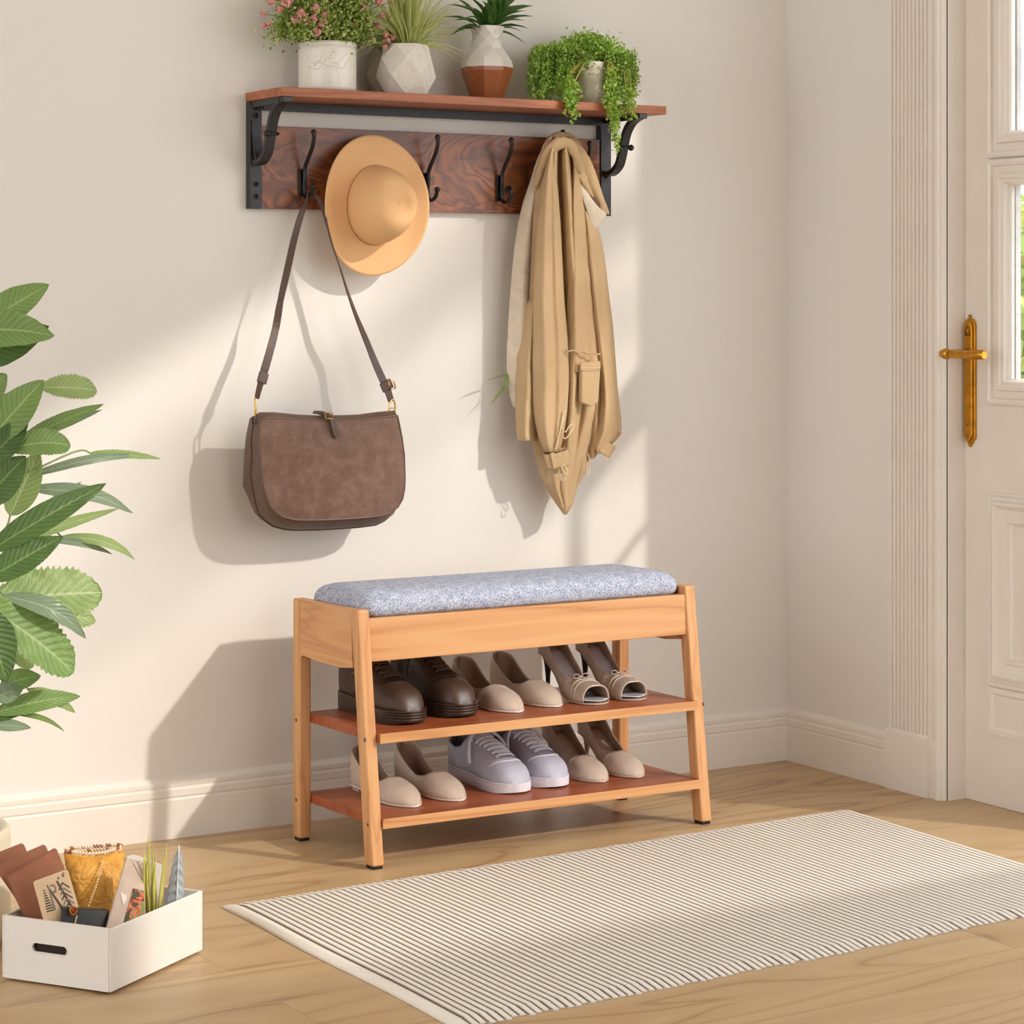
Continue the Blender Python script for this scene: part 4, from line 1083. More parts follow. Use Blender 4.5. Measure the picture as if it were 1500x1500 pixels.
# ------------------------------------------------------------------ SHOES
def patent(name, c, rough=.3, spec=.5, var=.04):
    return plain(name, c, rough, var=var, scale=30, bump=.04, bd=.0006, spec=spec)
M['nude'] = patent('nude_leather', srgb(204, 184, 166), .22, .6)
M['nude_in'] = patent('tan_lining', srgb(176, 150, 128), .6, .3)
M['nude_dk'] = patent('taupe_patent', srgb(186, 166, 150), .2, .6)
M['brown'] = patent('dark_brown_leather', srgb(76, 55, 44), .42, .45)
M['brown_sole'] = patent('dark_brown_rubber', srgb(66, 48, 38), .34, .4)
M['brown_in'] = patent('dark_lining', srgb(44, 26, 22), .8)
M['black_sole'] = patent('black_sole', srgb(28, 24, 24), .5)
M['sn'] = patent('grey_white_leather', srgb(184, 184, 197), .55, .3)
M['sn_sole'] = patent('white_rubber', srgb(226, 222, 228), .45, .35)
M['sn_in'] = patent('grey_textile', srgb(128, 130, 140), .9, .2)
M['sn_lace'] = patent('white_lace', srgb(232, 232, 240), .8, .2)
M['br_lace'] = patent('brown_lace', srgb(92, 70, 56), .7, .2)
M['eye'] = plain('steel_eyelet', srgb(170, 160, 150), .3, .9, bump=0)
M['pale_sole'] = patent('pale_sole', srgb(232, 224, 214), .4)
M['ins'] = patent('glossy_insole', srgb(206, 200, 206), .12, .6)

def shoe(name, label, cat, group, kind):
    """toe along -Y, heel at the origin; local coordinates, metres"""
    P = KINDS[kind]; L = P['L']
    root = thing(name, label, cat, (0, 0, 0), 0, group)
    ss_ = sorted(set([i/44 for i in range(45)]+[P['s0']+d for d in (-.03, -.02, -.012, -.006, 0, .006)]+[.005, .012, .985, .993]))
    full = [s for s in ss_ if 0 <= s <= 1]; ss_ = [s for s in full if s <= P.get('smax', 1)]
    wd = lambda s: sinterp(P['w'], s)*(math.sqrt(max(0, 1-(1-min(s/.11, 1))**2)) if s < .11 else 1)*(max(0, 1-((s-P['rt'])/(1-P['rt']))**2.0)**P.get('tp', .5) if s > P['rt'] else 1)
    cx = lambda s: P.get('lean', 0)*math.sin(pi*s)
    z0 = lambda s: interp(P['z0'], s)
    def h(s): return sinterp(P['h'], s)*(1 if s < P['rt'] else max(.3, max(0, 1-((s-P['rt'])/(1-P['rt']))**P.get('hf', 2.6))**.5))
    def r(s):
        if s >= P['s0']: return 0
        q = s/P['s0']
        return min(wd(s)-.002 if wd(s) > .004 else wd(s)*.5, sinterp(P['r'], q)*math.sqrt(max(0, 1-max(0, (q-P['rq'])/(1-P['rq']))**2)) if q > P['rq'] else 1e9) if True else 0
    nt_ = 11
    up = MB(); rows = []
    for s in ss_:
        w_, hh, zz, rr = max(wd(s), .0006), h(s), z0(s), max(0, r(s))
        rr = min(rr, w_*.96)
        row = []
        for sgn in (-1, 1):
            side = []
            for k in range(nt_):
                t = k/(nt_-1)
                if s >= P['s0'] and P.get('peep') is None or rr < w_*.5:
                    x = rr+(w_-rr)*math.cos(t*pi/2)**.72; z = (hh-zz)*math.sin(t*pi/2)**.85
                else:
                    e = .25; x = rr+(w_-rr)*(1-t)**1.0; x += .002*math.sin(t*pi)*(1 if w_ > .01 else 0); z = (hh-zz)*t
                back = P.get('bk', .004)*math.sin(t*pi)*(1-min(1, s/.1))
                side.append(Vector((cx(s)+sgn*x, -L*s+back, zz+z+(P.get('thr', 0)*math.exp(-((s-P['s0'])/.05)**2)*t))))
            row.append(side)
        rows.append(row[0]+row[1][::-1])
    # two walls joined at the centre line when closed
    n2 = nt_*2; vs = [p for rw in rows for p in rw]; fs = []
    for i in range(len(rows)-1):
        for j in range(n2-1):
            if j == nt_-1 and ss_[i] < P['s0']-1e-6: continue
            a = i*n2+j; fs.append((a, a+1, a+n2+1, a+n2))
    up.add(vs, fs)
    uo = obj('upper', up, [M[P['mat']], M[P['inmat']]], root, smooth=True, local=True, solid=.0022, matoff=1, outward=(0, -L*.5, .01))
    if P.get('rim'):
        for sgn in (0, 1):
            pass
        rim = [rows[i][nt_-1] for i in range(len(ss_)) if ss_[i] <= P['s0']]+[rows[i][nt_] for i in range(len(ss_)-1, -1, -1) if ss_[i] <= P['s0']]
        obj('rim_binding', MB().tube(rim, .0013, 6, cap=False), M[P['rim']], root, smooth=True, local=True)
    # insole
    ins = MB(); rr_ = []
    for s in [0.004]+full[1:]:
        if s > P.get('imax', .97): break
        w_ = max(wd(s)-.0015, .0005)
        rr_.append([Vector((cx(s)+w_*u, -L*s, z0(s)+.003+.0015*abs(u))) for u in (-1, -.5, 0, .5, 1)])
    ins.rings(rr_, closed=False, cap=False); obj('insole', ins, M[P.get('insmat', P['inmat'])], root, smooth=True, local=True, solid=.0015)
    # sole: thick outline following z0
    so_ = MB(); st = P['st']; rg_ = []
    for s in full:
        e = P.get('so', .001)
        w_ = wd(s)+e if s > .004 and s < .995 else max(wd(s), e)
        yy = -L*s+(e if s < .01 else 0)-(e if s > .99 else 0)
        b = max(0, z0(s)-st) if P.get('heel') else 0
        sp = P.get('spring', 0)*max(0, (s-.8)/.2)**2
        sec = [(-w_, z0(s)+.0005), (-w_, b+(z0(s)-b)*.66+sp*.3), (-w_, b+(z0(s)-b)*.33+sp*.6), (-w_*.98, b+sp), (0, b+sp), (w_*.98, b+sp), (w_, b+(z0(s)-b)*.33+sp*.6), (w_, b+(z0(s)-b)*.66+sp*.3), (w_, z0(s)+.0005)]
        rg_.append([Vector((cx(s)+x, yy, z)) for x, z in sec])
    so_.rings(rg_); obj('sole', so_, M[P['smat']], root, smooth=True, local=True, angle=40)
    if P.get('heel') == 'pin':
        hm_ = MB(); zt = z0(.04)
        hm_.rings([[Vector((x*w2, -.016+y*d2+off, z)) for x, y in ((1, 0), (.7, .7), (0, 1), (-.7, .7), (-1, 0), (-.7, -.7), (0, -1), (.7, -.7))] for z, w2, d2, off in ((0, .0045, .0045, 0), (.004, .0045, .0045, 0), (zt*.35, .0050, .0055, 0), (zt*.7, .0085, .009, .0), (zt+.001, .0175, .015, -.002))])
        obj('heel', hm_, M[P['hmat']], root, smooth=True, local=True)
    elif P.get('heel') == 'block':
        hm_ = MB(); zt = z0(.04)
        sec = lambda k: [Vector((wd(s)*k*sg, -L*s, 0)) for sg, s in [(1, .20), (1, .13), (1, .07), (1, .03), (0, .004), (-1, .03), (-1, .07), (-1, .13), (-1, .20)]]
        hm_.rings([[v+Vector((0, 0, z)) for v in sec(k)] for z, k in ((0, .88), (zt*.5, .92), (zt, 1.0))]); obj('heel', hm_, M[P['hmat']], root, local=True, bevel=.001)
    return root, dict(rows=rows, ss=ss_, wd=wd, h=h, z0=z0, L=L, nt=nt_, P=P)

KINDS = {
 'flat': dict(L=.236, s0=.60, rq=.5, rt=.74, tp=.60, w=[(0, .027), (.15, .028), (.4, .027), (.62, .0375), (.74, .0385), (1, .034)], z0=[(0, .013), (.2, .012), (.4, .004), (1, .004)],
      h=[(0, .086), (.08, .078), (.25, .050), (.42, .033), (.55, .036), (.62, .044), (.75, .039), (.9, .030), (1, .024)], r=[(0, .025), (.3, .026), (.6, .027), (1, .031)], mat='nude', inmat='nude_in', smat='pale_sole', st=.003, heel='block', hmat='nude', rim='nude', so=.0008, thr=.002, bk=.006),
 'peep': dict(L=.228, s0=.60, rq=.55, rt=.84, w=[(0, .025), (.15, .026), (.4, .027), (.62, .036), (.75, .037), (.88, .036), (1, .034)], z0=[(0, .088), (.15, .082), (.35, .052), (.55, .014), (.68, .004), (1, .004)],
      h=[(0, .142), (.08, .134), (.25, .100), (.45, .058), (.58, .042), (.66, .044), (.8, .042), (.93, .038), (1, .036)], r=[(0, .023), (.3, .025), (.6, .026), (1, .032)], mat='nude_dk', inmat='nude_in', insmat='ins', smat='nude_dk', st=.003, heel='pin', hmat='black_sole', rim='nude', so=.001, smax=.93, peep=1, hf=4, imax=.99),
 'pump': dict(L=.222, s0=.64, rq=.55, rt=.76, tp=.62, w=[(0, .025), (.15, .026), (.4, .027), (.62, .0365), (.74, .0375), (1, .034)], z0=[(0, .070), (.15, .065), (.35, .040), (.55, .012), (.68, .004), (1, .004)],
      h=[(0, .132), (.08, .124), (.25, .090), (.45, .052), (.58, .042), (.66, .044), (.8, .036), (.93, .028), (1, .022)], r=[(0, .023), (.3, .025), (.6, .026), (1, .031)], mat='nude', inmat='nude_in', smat='nude', st=.003, heel='pin', hmat='nude_dk', rim='nude_dk', so=.0008, bk=.002),
 'sneaker': dict(L=.250, s0=.36, rq=.62, rt=.80, tp=.50, w=[(0, .034), (.15, .035), (.4, .035), (.65, .0435), (.8, .0440), (1, .042)], z0=[(0, .027), (.5, .023), (1, .021)],
      hf=4, h=[(0, .082), (.1, .072), (.22, .068), (.34, .098), (.44, .092), (.6, .080), (.74, .067), (.88, .056), (1, .046)], r=[(0, .026), (.5, .028), (1, .026)], mat='sn', inmat='sn_in', smat='sn_sole', st=.02, so=.0025, rim='sn_in', bk=.003, spring=.004),
 'oxford': dict(L=.262, s0=.34, rq=.62, rt=.80, tp=.50, w=[(0, .036), (.15, .037), (.4, .037), (.65, .045), (.8, .045), (1, .040)], z0=[(0, .038), (.25, .036), (.5, .028), (1, .026)],
      hf=4, h=[(0, .110), (.1, .104), (.22, .102), (.34, .120), (.44, .112), (.6, .090), (.74, .076), (.88, .068), (1, .056)], r=[(0, .028), (.5, .030), (1, .028)], mat='brown', inmat='brown_in', smat='brown_sole', st=.02, so=.003, rim='brown_sole', bk=.003, spring=.006),
}
def topz(I, s, x):
    """height of the closed vamp at lateral x"""
    w_, hh, zz = I['wd'](s), I['h'](s), I['z0'](s)
    c = min(1, abs(x)/w_)**(1/.72); t = math.acos(min(1, c))
    return zz+(hh-zz)*math.sin(t)**.85
def laces(root, I, mat, n, s_a, s_b, half, r_, loose=None, eyes=None, tongue='sn'):
    L = I['L']
    def pt(s, x, up=.002): return Vector((x, -L*s, topz(I, s, x)+up))
    # facing overlay (two eyelet strips) and toe seam
    for sg in (-1, 1):
        m_ = MB(); rows_ = []
        for i in range(15):
            s = lerp(s_a-.03, s_b+.02, i/14); hw = half*lerp(1.0, .8, i/14)
            rows_.append([pt(s, sg*(hw-.002), .0008), pt(s, sg*(hw-.002), .0026), pt(s, sg*(hw+.005), .0026), pt(s, sg*(hw+.011), .0022), pt(s, sg*(hw+.012), .0004)])
        m_.rings(rows_, closed=False, cap=False); obj('eyelet_facing', m_, M[tongue], root, smooth=True, local=True)
    tg = MB(); rows_ = []
    for i in range(9):
        s = lerp(s_a-.075, s_a+.03, i/8)
        zc = topz(I, max(s, I['P']['s0']+.01), 0)+.004+.016*(1-i/8)
        rows_.append([Vector((u*half*1.15, -L*s, zc-.006*u*u)) for u in (-1, -.5, 0, .5, 1)])
    tg.rings(rows_, closed=False, cap=False); obj('tongue', tg, M[tongue], root, smooth=True, local=True, solid=.004)
    lc = MB()
    for i in range(n):
        s = lerp(s_a, s_b, i/(n-1)); s2 = lerp(s_a, s_b, min(1, (i+.75)/(n-1))); hw = half*lerp(1.0, .8, i/(n-1))+.003
        lc.tube([pt(s, -hw, .002)]+[pt(s, hw*u, .0048) for u in (-.7, -.3, 0, .3, .7)]+[pt(s, hw, .002)], r_, 6, flat=.6)
        if i < n-1:
            for sg in (-1, 1): lc.tube([pt(s, -hw*sg, .002)]+[pt(lerp(s, s2, (u+1)/2), hw*u*sg, .0040) for u in (-.6, 0, .6)]+[pt(s2, hw*sg*.95, .002)], r_*.85, 6, flat=.6)
    if loose:
        for pts_ in loose: lc.tube(smoothpath([Vector(p) for p in pts_], 4), r_*.95, 6)
    obj('laces', lc, M[mat], root, smooth=True, local=True)
    ts = MB(); P_ = []
    for k in range(17):
        u = -1+2*k/16; s = s_b+.075-.06*u*u*1.0-.03*abs(u)**4
        w_ = I['wd'](s)*.97*u; P_.append(pt(s, w_, .0004) if abs(u) < .97 else Vector((w_, -L*s, I['z0'](s)+.003)))
    ts.tube(P_, .0010, 6); obj('toe_seam', ts, M['sn_sole' if mat == 'sn_lace' else 'brown_sole'], root, smooth=True, local=True)
def place(root, x, ytoe, z, L, rz=0):
    rz = math.radians(rz)
    root.location = (x-math.sin(rz)*L*1.0*-1*0, ytoe+L, z); root.rotation_euler = (0, 0, rz)
    # rotate about the toe
    root.location = (x-math.sin(rz)*L, ytoe+math.cos(rz)*L, z)
Z1, Z2 = .2575+.0003, .0945+.0003
def pair(kind, nm, cat, group, labs, spots, z, deco=None):
    r0, I = shoe(nm, labs[0], cat, group, kind)
    if deco: deco(r0, I)
    r1 = copy_tree(r0); r1['label'] = labs[1]
    for r_, (x, y, rz) in zip((r0, r1), spots): place(r_, x, y, z, I['L'], rz)
def d_ox(root, I):
    laces(root, I, 'br_lace', 6, .37, .67, .020, .0032, tongue='brown')
    rg_ = MB()
    L = I['L']
    for j in range(4):
        P_ = []
        for k in range(25):
            u = -1+2*k/24
            # ridge round the toe of the sole
            a = u*pi/2*.9
            s = .80+.2*math.cos(a)*1.0; s = min(.998, s); wv = I['wd'](s)+.0032
            P_.append(Vector((wv*math.copysign(1, u) if abs(u) > .05 else 0, -L*s-.003*math.cos(a), .010+j*.0055)))
        P_ = [p for p in P_ if True]
        rg_.tube(P_, .0022, 6)
    obj('toe_ridges', rg_, M['brown_sole'], root, smooth=True, local=True)
    for sg in (-1, 1):
        for i in range(3):
            s = .30+.035*i*2; s2 = .40+.045*i
            ey = MB(); ey.ball((sg*(I['wd'](s)+.0005)*.93, -L*s, .082-i*.004), .0022, 8)
            obj('eyelet', ey, M['eye'], root, smooth=True, local=True)
pair('oxford', 'lace_up_shoe', 'shoe', 'dark brown lace-up shoes on the upper shelf',
     ('dark brown chunky lace-up shoe at the left end of the upper shelf', 'dark brown chunky lace-up shoe on the upper shelf, right one of its pair'), ((-1.243, -.400, 2), (-1.115, -.385, 2)), Z1, d_ox)
pair('flat', 'flat_pump', 'shoe', 'nude flat pumps on the upper shelf',
     ('nude flat pump on the upper shelf, left one of its pair beside the brown shoes', 'nude flat pump on the upper shelf next to the left peep-toe heel'), ((-.996, -.392, 1), (-.893, -.378, 1)), Z1)
def d_peep(root, I):
    L = I['L']
    bw = MB()
    c = Vector((0, -L*.62-.004, I['h'](.66)+.003))
    for sg in (-1, 1):
        loop_ = [c, c+Vector((sg*.008, -.002, .006)), c+Vector((sg*.016, -.003, .006)), c+Vector((sg*.019, -.003, .001)), c+Vector((sg*.013, -.003, -.002)), c]
        bw.ribbon(smoothpath(loop_, 4), [(0, -1, .5)]*21, .006, .0012)
    bw.ball(c, .0032, 8)
    obj('bow', bw, M['nude'], root, smooth=True, local=True)
    for s in (.70, .76):
        st_ = MB(); P_ = []
        for k in range(17):
            u = -1+2*k/16; w_ = I['wd'](s)*u; P_.append(Vector((w_*1.01, -L*(s+.02*(1-u*u)*-1+.02), topz(I, s, abs(w_))+.0012)))
        st_.ribbon(P_, [(0, 1, 0)]*17, .005, .0016); obj('strap_band', st_, M['nude'], root, smooth=True, local=True)
    ed = MB(); P_ = [v for v in I['rows'][-1]]
    ed.tube(P_, .0016, 6); obj('toe_edging', ed, M['nude'], root, smooth=True, local=True)
pair('peep', 'peep_toe_heel', 'shoe', 'nude peep-toe heels on the upper shelf',
     ('nude peep-toe high heel with a bow, left one of its pair on the upper shelf', 'nude peep-toe high heel with a bow at the right end of the upper shelf'), ((-.802, -.402, -1), (-.705, -.400, -1)), Z1, d_peep)
pair('flat', 'flat_pump', 'shoe', 'nude flat pumps on the lower shelf',
     ('nude flat pump at the left end of the lower shelf, partly behind the bench leg', 'nude flat pump on the lower shelf beside the white trainers'), ((-1.242, -.402, 1), (-1.138, -.400, 1)), Z2)
def d_sn(root, I):
    laces(root, I, 'sn_lace', 7, .40, .75, .022, .0036, loose=[[(-.004, -.098, .104), (-.020, -.102, .104), (-.036, -.110, .090), (-.044, -.120, .064), (-.046, -.126, .046)], [(.004, -.096, .104), (.020, -.104, .103), (.032, -.118, .090), (.038, -.130, .074)], [(0, -.096, .103), (-.014, -.088, .112), (-.022, -.096, .110), (-.006, -.100, .104)], [(0, -.096, .103), (.014, -.088, .112), (.022, -.096, .110), (.006, -.100, .104)]])
    L = I['L']
    for sg in (-1, 1):
        hc = MB()
        P_ = [Vector((sg*(I['wd'](s)+.0004), -L*s, z)) for s, z in ((.22, .028), (.215, .042), (.20, .056), (.17, .064))]
        hc.tube(P_, .0009, 5); obj('side_seam', hc, M['sn_sole'], root, smooth=True, local=True); hc = MB()
        P_ = [Vector((sg*(I['wd'](s)+.0004), -L*s, z)) for s, z in ((.40, .027), (.42, .040), (.45, .050), (.52, .052))]
        hc.tube(P_, .0009, 5); obj('side_seam', hc, M['sn_sole'], root, smooth=True, local=True)
    sr = MB(); P_ = []
    for k in range(-20, 21):
        s = 1-abs(k)/20*.96; s = min(.998, max(.01, s)); P_.append(Vector((math.copysign(I['wd'](s)+.0022, k) if k else 0, -L*s-(.0022 if s > .99 else 0), I['z0'](s)-.0035)))
    sr.tube(P_, .0009, 5); obj('sole_line', sr, M['sn'], root, smooth=True, local=True)
pair('sneaker', 'trainer', 'shoe', 'white trainers on the lower shelf',
     ('white lace-up trainer on the lower shelf, left one of its pair with a loose lace', 'white lace-up trainer on the lower shelf beside the nude court shoes'), ((-.996, -.400, 1), (-.898, -.392, 1)), Z2, d_sn)
pair('pump', 'court_shoe', 'shoe', 'nude court shoes on the lower shelf',
     ('nude high-heeled court shoe next to the white trainers on the lower shelf', 'nude high-heeled court shoe at the right end of the lower shelf'), ((-.792, -.395, -1), (-.701, -.396, -1)), Z2)
# ------------------------------------------------------------------ RUG
def rugmat():
    t = NT('ribbed_cotton', .95, 0, .1)
    uv = t.n.new('ShaderNodeUVMap'); sep = t.n.new('ShaderNodeSeparateXYZ'); t.link(uv.outputs[0], sep.inputs[0])
    f = t.math('ABSOLUTE', t.math('SUBTRACT', t.math('FRACT', sep.outputs[0]), .5))
    n = t.noise(t.coord(scale=(1, .4, 1)), 420, 2, .6)
    cream = t.mix(n, srgb(228, 220, 208), srgb(242, 236, 226))
    g = t.ramp(f, [(.27, (0, 0, 0, 1)), (.42, (1, 1, 1, 1))])
    t.color(t.mix(g, cream, srgb(122, 108, 96))); t.bump(n, .35, .001); return t.m
M['rug'] = rugmat()
rug = MB(); NR = 100; NRY = 26
cLB, cRB, cLF, cRF = Vector((-1.741, -.570, 0)), Vector((-.262, -.525, 0)), Vector((-1.735, -1.412, 0)), Vector((-.30, -1.370, 0))
rnd = random.Random(4); endj = [(rnd.uniform(-.004, .004), rnd.uniform(-.005, .005)) for _ in range(NR+1)]
K = 6
def rugpt(u, v, z, jb=0, jf=0):
    p = cLB.lerp(cRB, u).lerp(cLF.lerp(cRF, u), v)
    p.x += .0035*math.sin(v*9+1)*max(0, 1-u*12)+.003*math.sin(v*5)*(1-u)
    p.y += jb*(1-v)+jf*v
    return Vector((p.x, p.y, z))
rows = []; uvs = []
for j in range(NRY+1):
    v = j/NRY; row = []
    for i in range(NR):
        for k in range(K):
            q = k/K; c = abs(q-.5)*2
            z = .0035+.0052*math.sqrt(max(0, 1-(c*.98)**2))
            if i < 2: z = .005+.006*math.sin(pi*min(1, (i*K+k)/(2*K-2)))  # rolled hem
            e = 0 if 0 < j < NRY else 1
            if e: z *= .35
            jb, jf = endj[i]
            row.append(rugpt((i+q)/NR, v, z, jb*(1-c), jf-(.004*(1-c))))
            uvs.append(((i+q) if i >= 2 else .5, v))
    row.append(rugpt(1, v, .0035)); uvs.append((NR, v)); rows.append(row)
nc = len(rows[0]); vs = [p for r in rows for p in r]
fs = [(j*nc+i, j*nc+i+1, (j+1)*nc+i+1, (j+1)*nc+i) for j in range(NRY) for i in range(nc-1)]
rug.add(vs, fs, uvs)
edge = [rows[0][i] for i in range(nc)]+[rows[j][nc-1] for j in range(1, NRY+1)]+[rows[NRY][i] for i in range(nc-2, -1, -1)]+[rows[j][0] for j in range(NRY-1, 0, -1)]
o_ = len(rug.v); low = [Vector((p.x, p.y, .0004)) for p in edge]
rug.add(edge+low, [(i, (i+1) % len(edge), len(edge)+(i+1) % len(edge), len(edge)+i) for i in range(len(edge))], [(.5, .5)]*(2*len(edge)))
ro = obj('rug', rug, M['rug'], smooth=True)
tag(ro, 'cream ribbed cotton rug lying on the oak floor in front of the bench', 'rug')

# ------------------------------------------------------------------ STORAGE BOX AND ITS CONTENTS
BX, BY, BR = -2.114, -.974, math.atan2(.152, .226)
box = thing('storage_box', 'white open storage box with an oval hand hole standing on the floor', 'box', (BX, BY, 0), BR)
M['white'] = plain('white_plastic', srgb(232, 227, 219), .42, var=.012, scale=14, bump=.02)
LX, LY, BH, BT = .272, .210, .1045, .0045
bb = MB()
bb.box(0, LX, 0, BT, .004, BH).box(0, LX, LY-BT, LY, .004, BH).box(LX-BT, LX, BT, LY-BT, .004, BH).box(BT, LX-BT, BT, LY-BT, .004, .009)
# wall with the hand hole (facing the camera's left): ring of quads round an oval slot
cy_, cz_, hw, hh2 = .1165, .060, .034, .0078
N_ = 40; inn = []; out = []
for k in range(N_):
    a = 2*pi*k/N_
    x_ = (hw-hh2)*(1 if math.cos(a) > 1e-6 else -1 if math.cos(a) < -1e-6 else 0)+hh2*math.cos(a); z_ = hh2*math.sin(a)
    inn.append((cy_+x_, cz_+z_))
    # project to the rectangle border
    dx_, dz_ = math.cos(a), math.sin(a)*.55
    s_ = min(((LY-BT-cy_) if dx_ > 0 else (cy_-BT))/max(1e-6, abs(dx_)), ((BH-cz_) if dz_ > 0 else (cz_-.004))/max(1e-6, abs(dz_)))
    out.append((cy_+dx_*s_, cz_+dz_*s_))
for ca__ in ((BT, .004), (LY-BT, .004), (LY-BT, BH), (BT, BH)):
    i_ = min(range(N_), key=lambda k: (out[k][0]-ca__[0])**2+(out[k][1]-ca__[1])**2); out[i_] = ca__
vs = [(0, a, b) for a, b in out]+[(0, a, b) for a, b in inn]+[(BT, a, b) for a, b in inn]+[(BT, a, b) for a, b in out]
fs = []
for k in range(N_):
    k2 = (k+1) % N_
    fs += [(k, k2, N_+k2, N_+k), (N_+k, N_+k2, 2*N_+k2, 2*N_+k), (2*N_+k, 2*N_+k2, 3*N_+k2, 3*N_+k), (3*N_+k, 3*N_+k2, k2, k)]
hw_ = MB(); hw_.add(vs, fs)
obj('box_body', bb, M['white'], box, local=True, bevel=.0018, seg=3)
obj('handle_side', hw_, M['white'], box, local=True)
rim_ = MB(); rim_.tube([(-.0004, a, b) for a, b in inn]+[(-.0004, inn[0][0], inn[0][1])], .0012, 6, cap=False); obj('handle_rim', rim_, M['white'], box, local=True, smooth=True)
def bxl(x, y, z):             # box coordinates -> world
    return Vector((BX+x*math.cos(BR)-y*math.sin(BR), BY+x*math.sin(BR)+y*math.cos(BR), z))
def panel(px, Ys, th=.003, mb=None, mi=0, zmin=.0095):
    """flat sheet with the given outline; Ys = one depth for the bottom, one for the top"""
    pz = [p[1] for p in px]; lo, hi = max(pz), min(pz)
    a = []
    for (x, y) in px:
        t = (lo-y)/(lo-hi) if lo != hi else 0
        a.append(W(x, y, lerp(Ys[0], Ys[1], t)))
    for p in a:
        if p.z < zmin: p.z = zmin
    b = [p+Vector((.15*th, th, 0)) for p in a]; n = len(a); m_ = mb or MB()
    m_.add(a+b, [list(range(n)), list(range(n, 2*n))[::-1]]+[[i, n+i, n+(i+1) % n, (i+1) % n] for i in range(n)], mi=mi)
    return m_
M['kraft'] = plain('terracotta_card', srgb(166, 108, 80), .75, var=.04, scale=60, bump=.1)
M['kraft2'] = plain('brown_card', srgb(128, 84, 58), .75, var=.04, scale=60, bump=.1)
def item(name, label, cat, mb, mat, group=None, **k):
    c = min(mb.v, key=lambda v: v.z); r_ = thing(name, label, cat, (c.x, c.y, c.z), 0, group)
    return r_
fpx = [[(-16, 1256), (34, 1236), (40, 1250), (70, 1345), (52, 1350)], [(-8, 1270), (66, 1238), (72, 1252), (84, 1348), (48, 1351)], [(10, 1286), (82, 1243), (94, 1272), (104, 1350), (42, 1354)]]
fY = [(-.766, -.738), (-.788, -.764), (-.812, -.790)]
flab = ('rearmost terracotta card folder in the white box', 'middle one of three terracotta card folders in the white box', 'front one of three terracotta card folders, behind the patterned card')
for q_, y_, lb in zip(fpx, fY, flab):
    f_ = item('card_folder', lb, 'folder', panel(q_, y_), M['kraft'], 'terracotta folders in the white box')
    obj('cover', panel(q_, y_, .0018), M['kraft'], f_, bevel=.0006)
    obj('inner_sheets', panel([(a+1.2, b+1.5) for a, b in q_], (y_[0]+.0022, y_[1]+.0022), .004), M['kraft2'], f_)
    obj('back_cover', panel([(a-2, b-1) for a, b in q_], (y_[0]+.0070, y_[1]+.0070), .0018), M['kraft'], f_, bevel=.0006)
nb = thing('hole_shade_board', 'dark brown board added inside the white box as the shade behind its hand hole', 'shade board', tuple(bxl(.012, .12, .0095)))  # dark board added to stand for the shade seen through the hole
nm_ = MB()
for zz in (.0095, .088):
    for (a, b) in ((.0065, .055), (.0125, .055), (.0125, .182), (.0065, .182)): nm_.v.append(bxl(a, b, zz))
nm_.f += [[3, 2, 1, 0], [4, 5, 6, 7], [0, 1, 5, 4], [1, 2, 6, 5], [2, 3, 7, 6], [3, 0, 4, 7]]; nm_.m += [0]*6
obj('hole_shade_sheet', nm_, plain('hole_shade_brown', srgb(46, 28, 20), .8, bump=0), nb, bevel=.0008)
# patterned card
cq = [(49, 1294), (51, 1291), (96, 1274.5), (100, 1276), (117, 1334), (122, 1352), (69, 1366)]
cY = (-.872, -.848)
cd = item('patterned_card', 'cream card printed with black triangles and zigzag lines, front of the white box', 'card', panel(cq, cY), None)
obj('card_sheet', panel(cq, cY, .0028), plain('cream_card', srgb(232, 202, 162), .6, var=.03, bump=.03), cd, bevel=.0008)
M['ink'] = plain('dark_print', srgb(96, 84, 72), .7, bump=0); M['ink2'] = plain('grey_print', srgb(150, 136, 118), .7, bump=0)
def cdp(u, v):   # card surface coordinates 0..1 (v down)
    tl_, tr_, bl_, br_ = (49, 1293), (99, 1274.5), (69, 1366), (122, 1352)
    x = lerp(lerp(tl_[0], tr_[0], u), lerp(bl_[0], br_[0], u), v); y = lerp(lerp(tl_[1], tr_[1], u), lerp(bl_[1], br_[1], u), v)
    t = (1366-y)/(1366-1274.5); return W(x, y, lerp(cY[0], cY[1], t)-.0004)
pr_ = MB()
def inkpoly(q, m=0): pr_.add([cdp(u, v) for u, v in q], [list(range(len(q)))], mi=m)
for k in range(9):    # stacked bars widening downwards
    v = .20+k*.05; inkpoly([(.20-.008*k, v), (.24+.014*k, v), (.25+.014*k, v+.028), (.195-.008*k, v+.028)])
inkpoly([(.32, .14), (.36, .14), (.62, .66), (.55, .68)])
inkpoly([(.34, .18), (.38, .18), (.40, .62), (.33, .64)], 1)
inkpoly([(.42, .15), (.52, .15), (.57, .22), (.54, .32), (.44, .33), (.44, .28), (.50, .27), (.52, .22), (.49, .19), (.42, .19)], 1)
inkpoly([(.60, .12), (.66, .12), (.84, .62), (.78, .64)])
for k in range(5):
    v = .17+k*.10; inkpoly([(.62, v+.10), (.76, v), (.92, v+.12), (.92, v+.16), (.76, v+.04), (.62, v+.14)], k % 2)
inkpoly([(.66, .10), (.69, .04), (.72, .10)]); inkpoly([(.80, .09), (.83, .0), (.86, .09)]); inkpoly([(.85, .02), (.89, .02), (.88, .06)])
pr_s = obj('printed_pattern', pr_, [M['ink'], M['ink2']], cd)
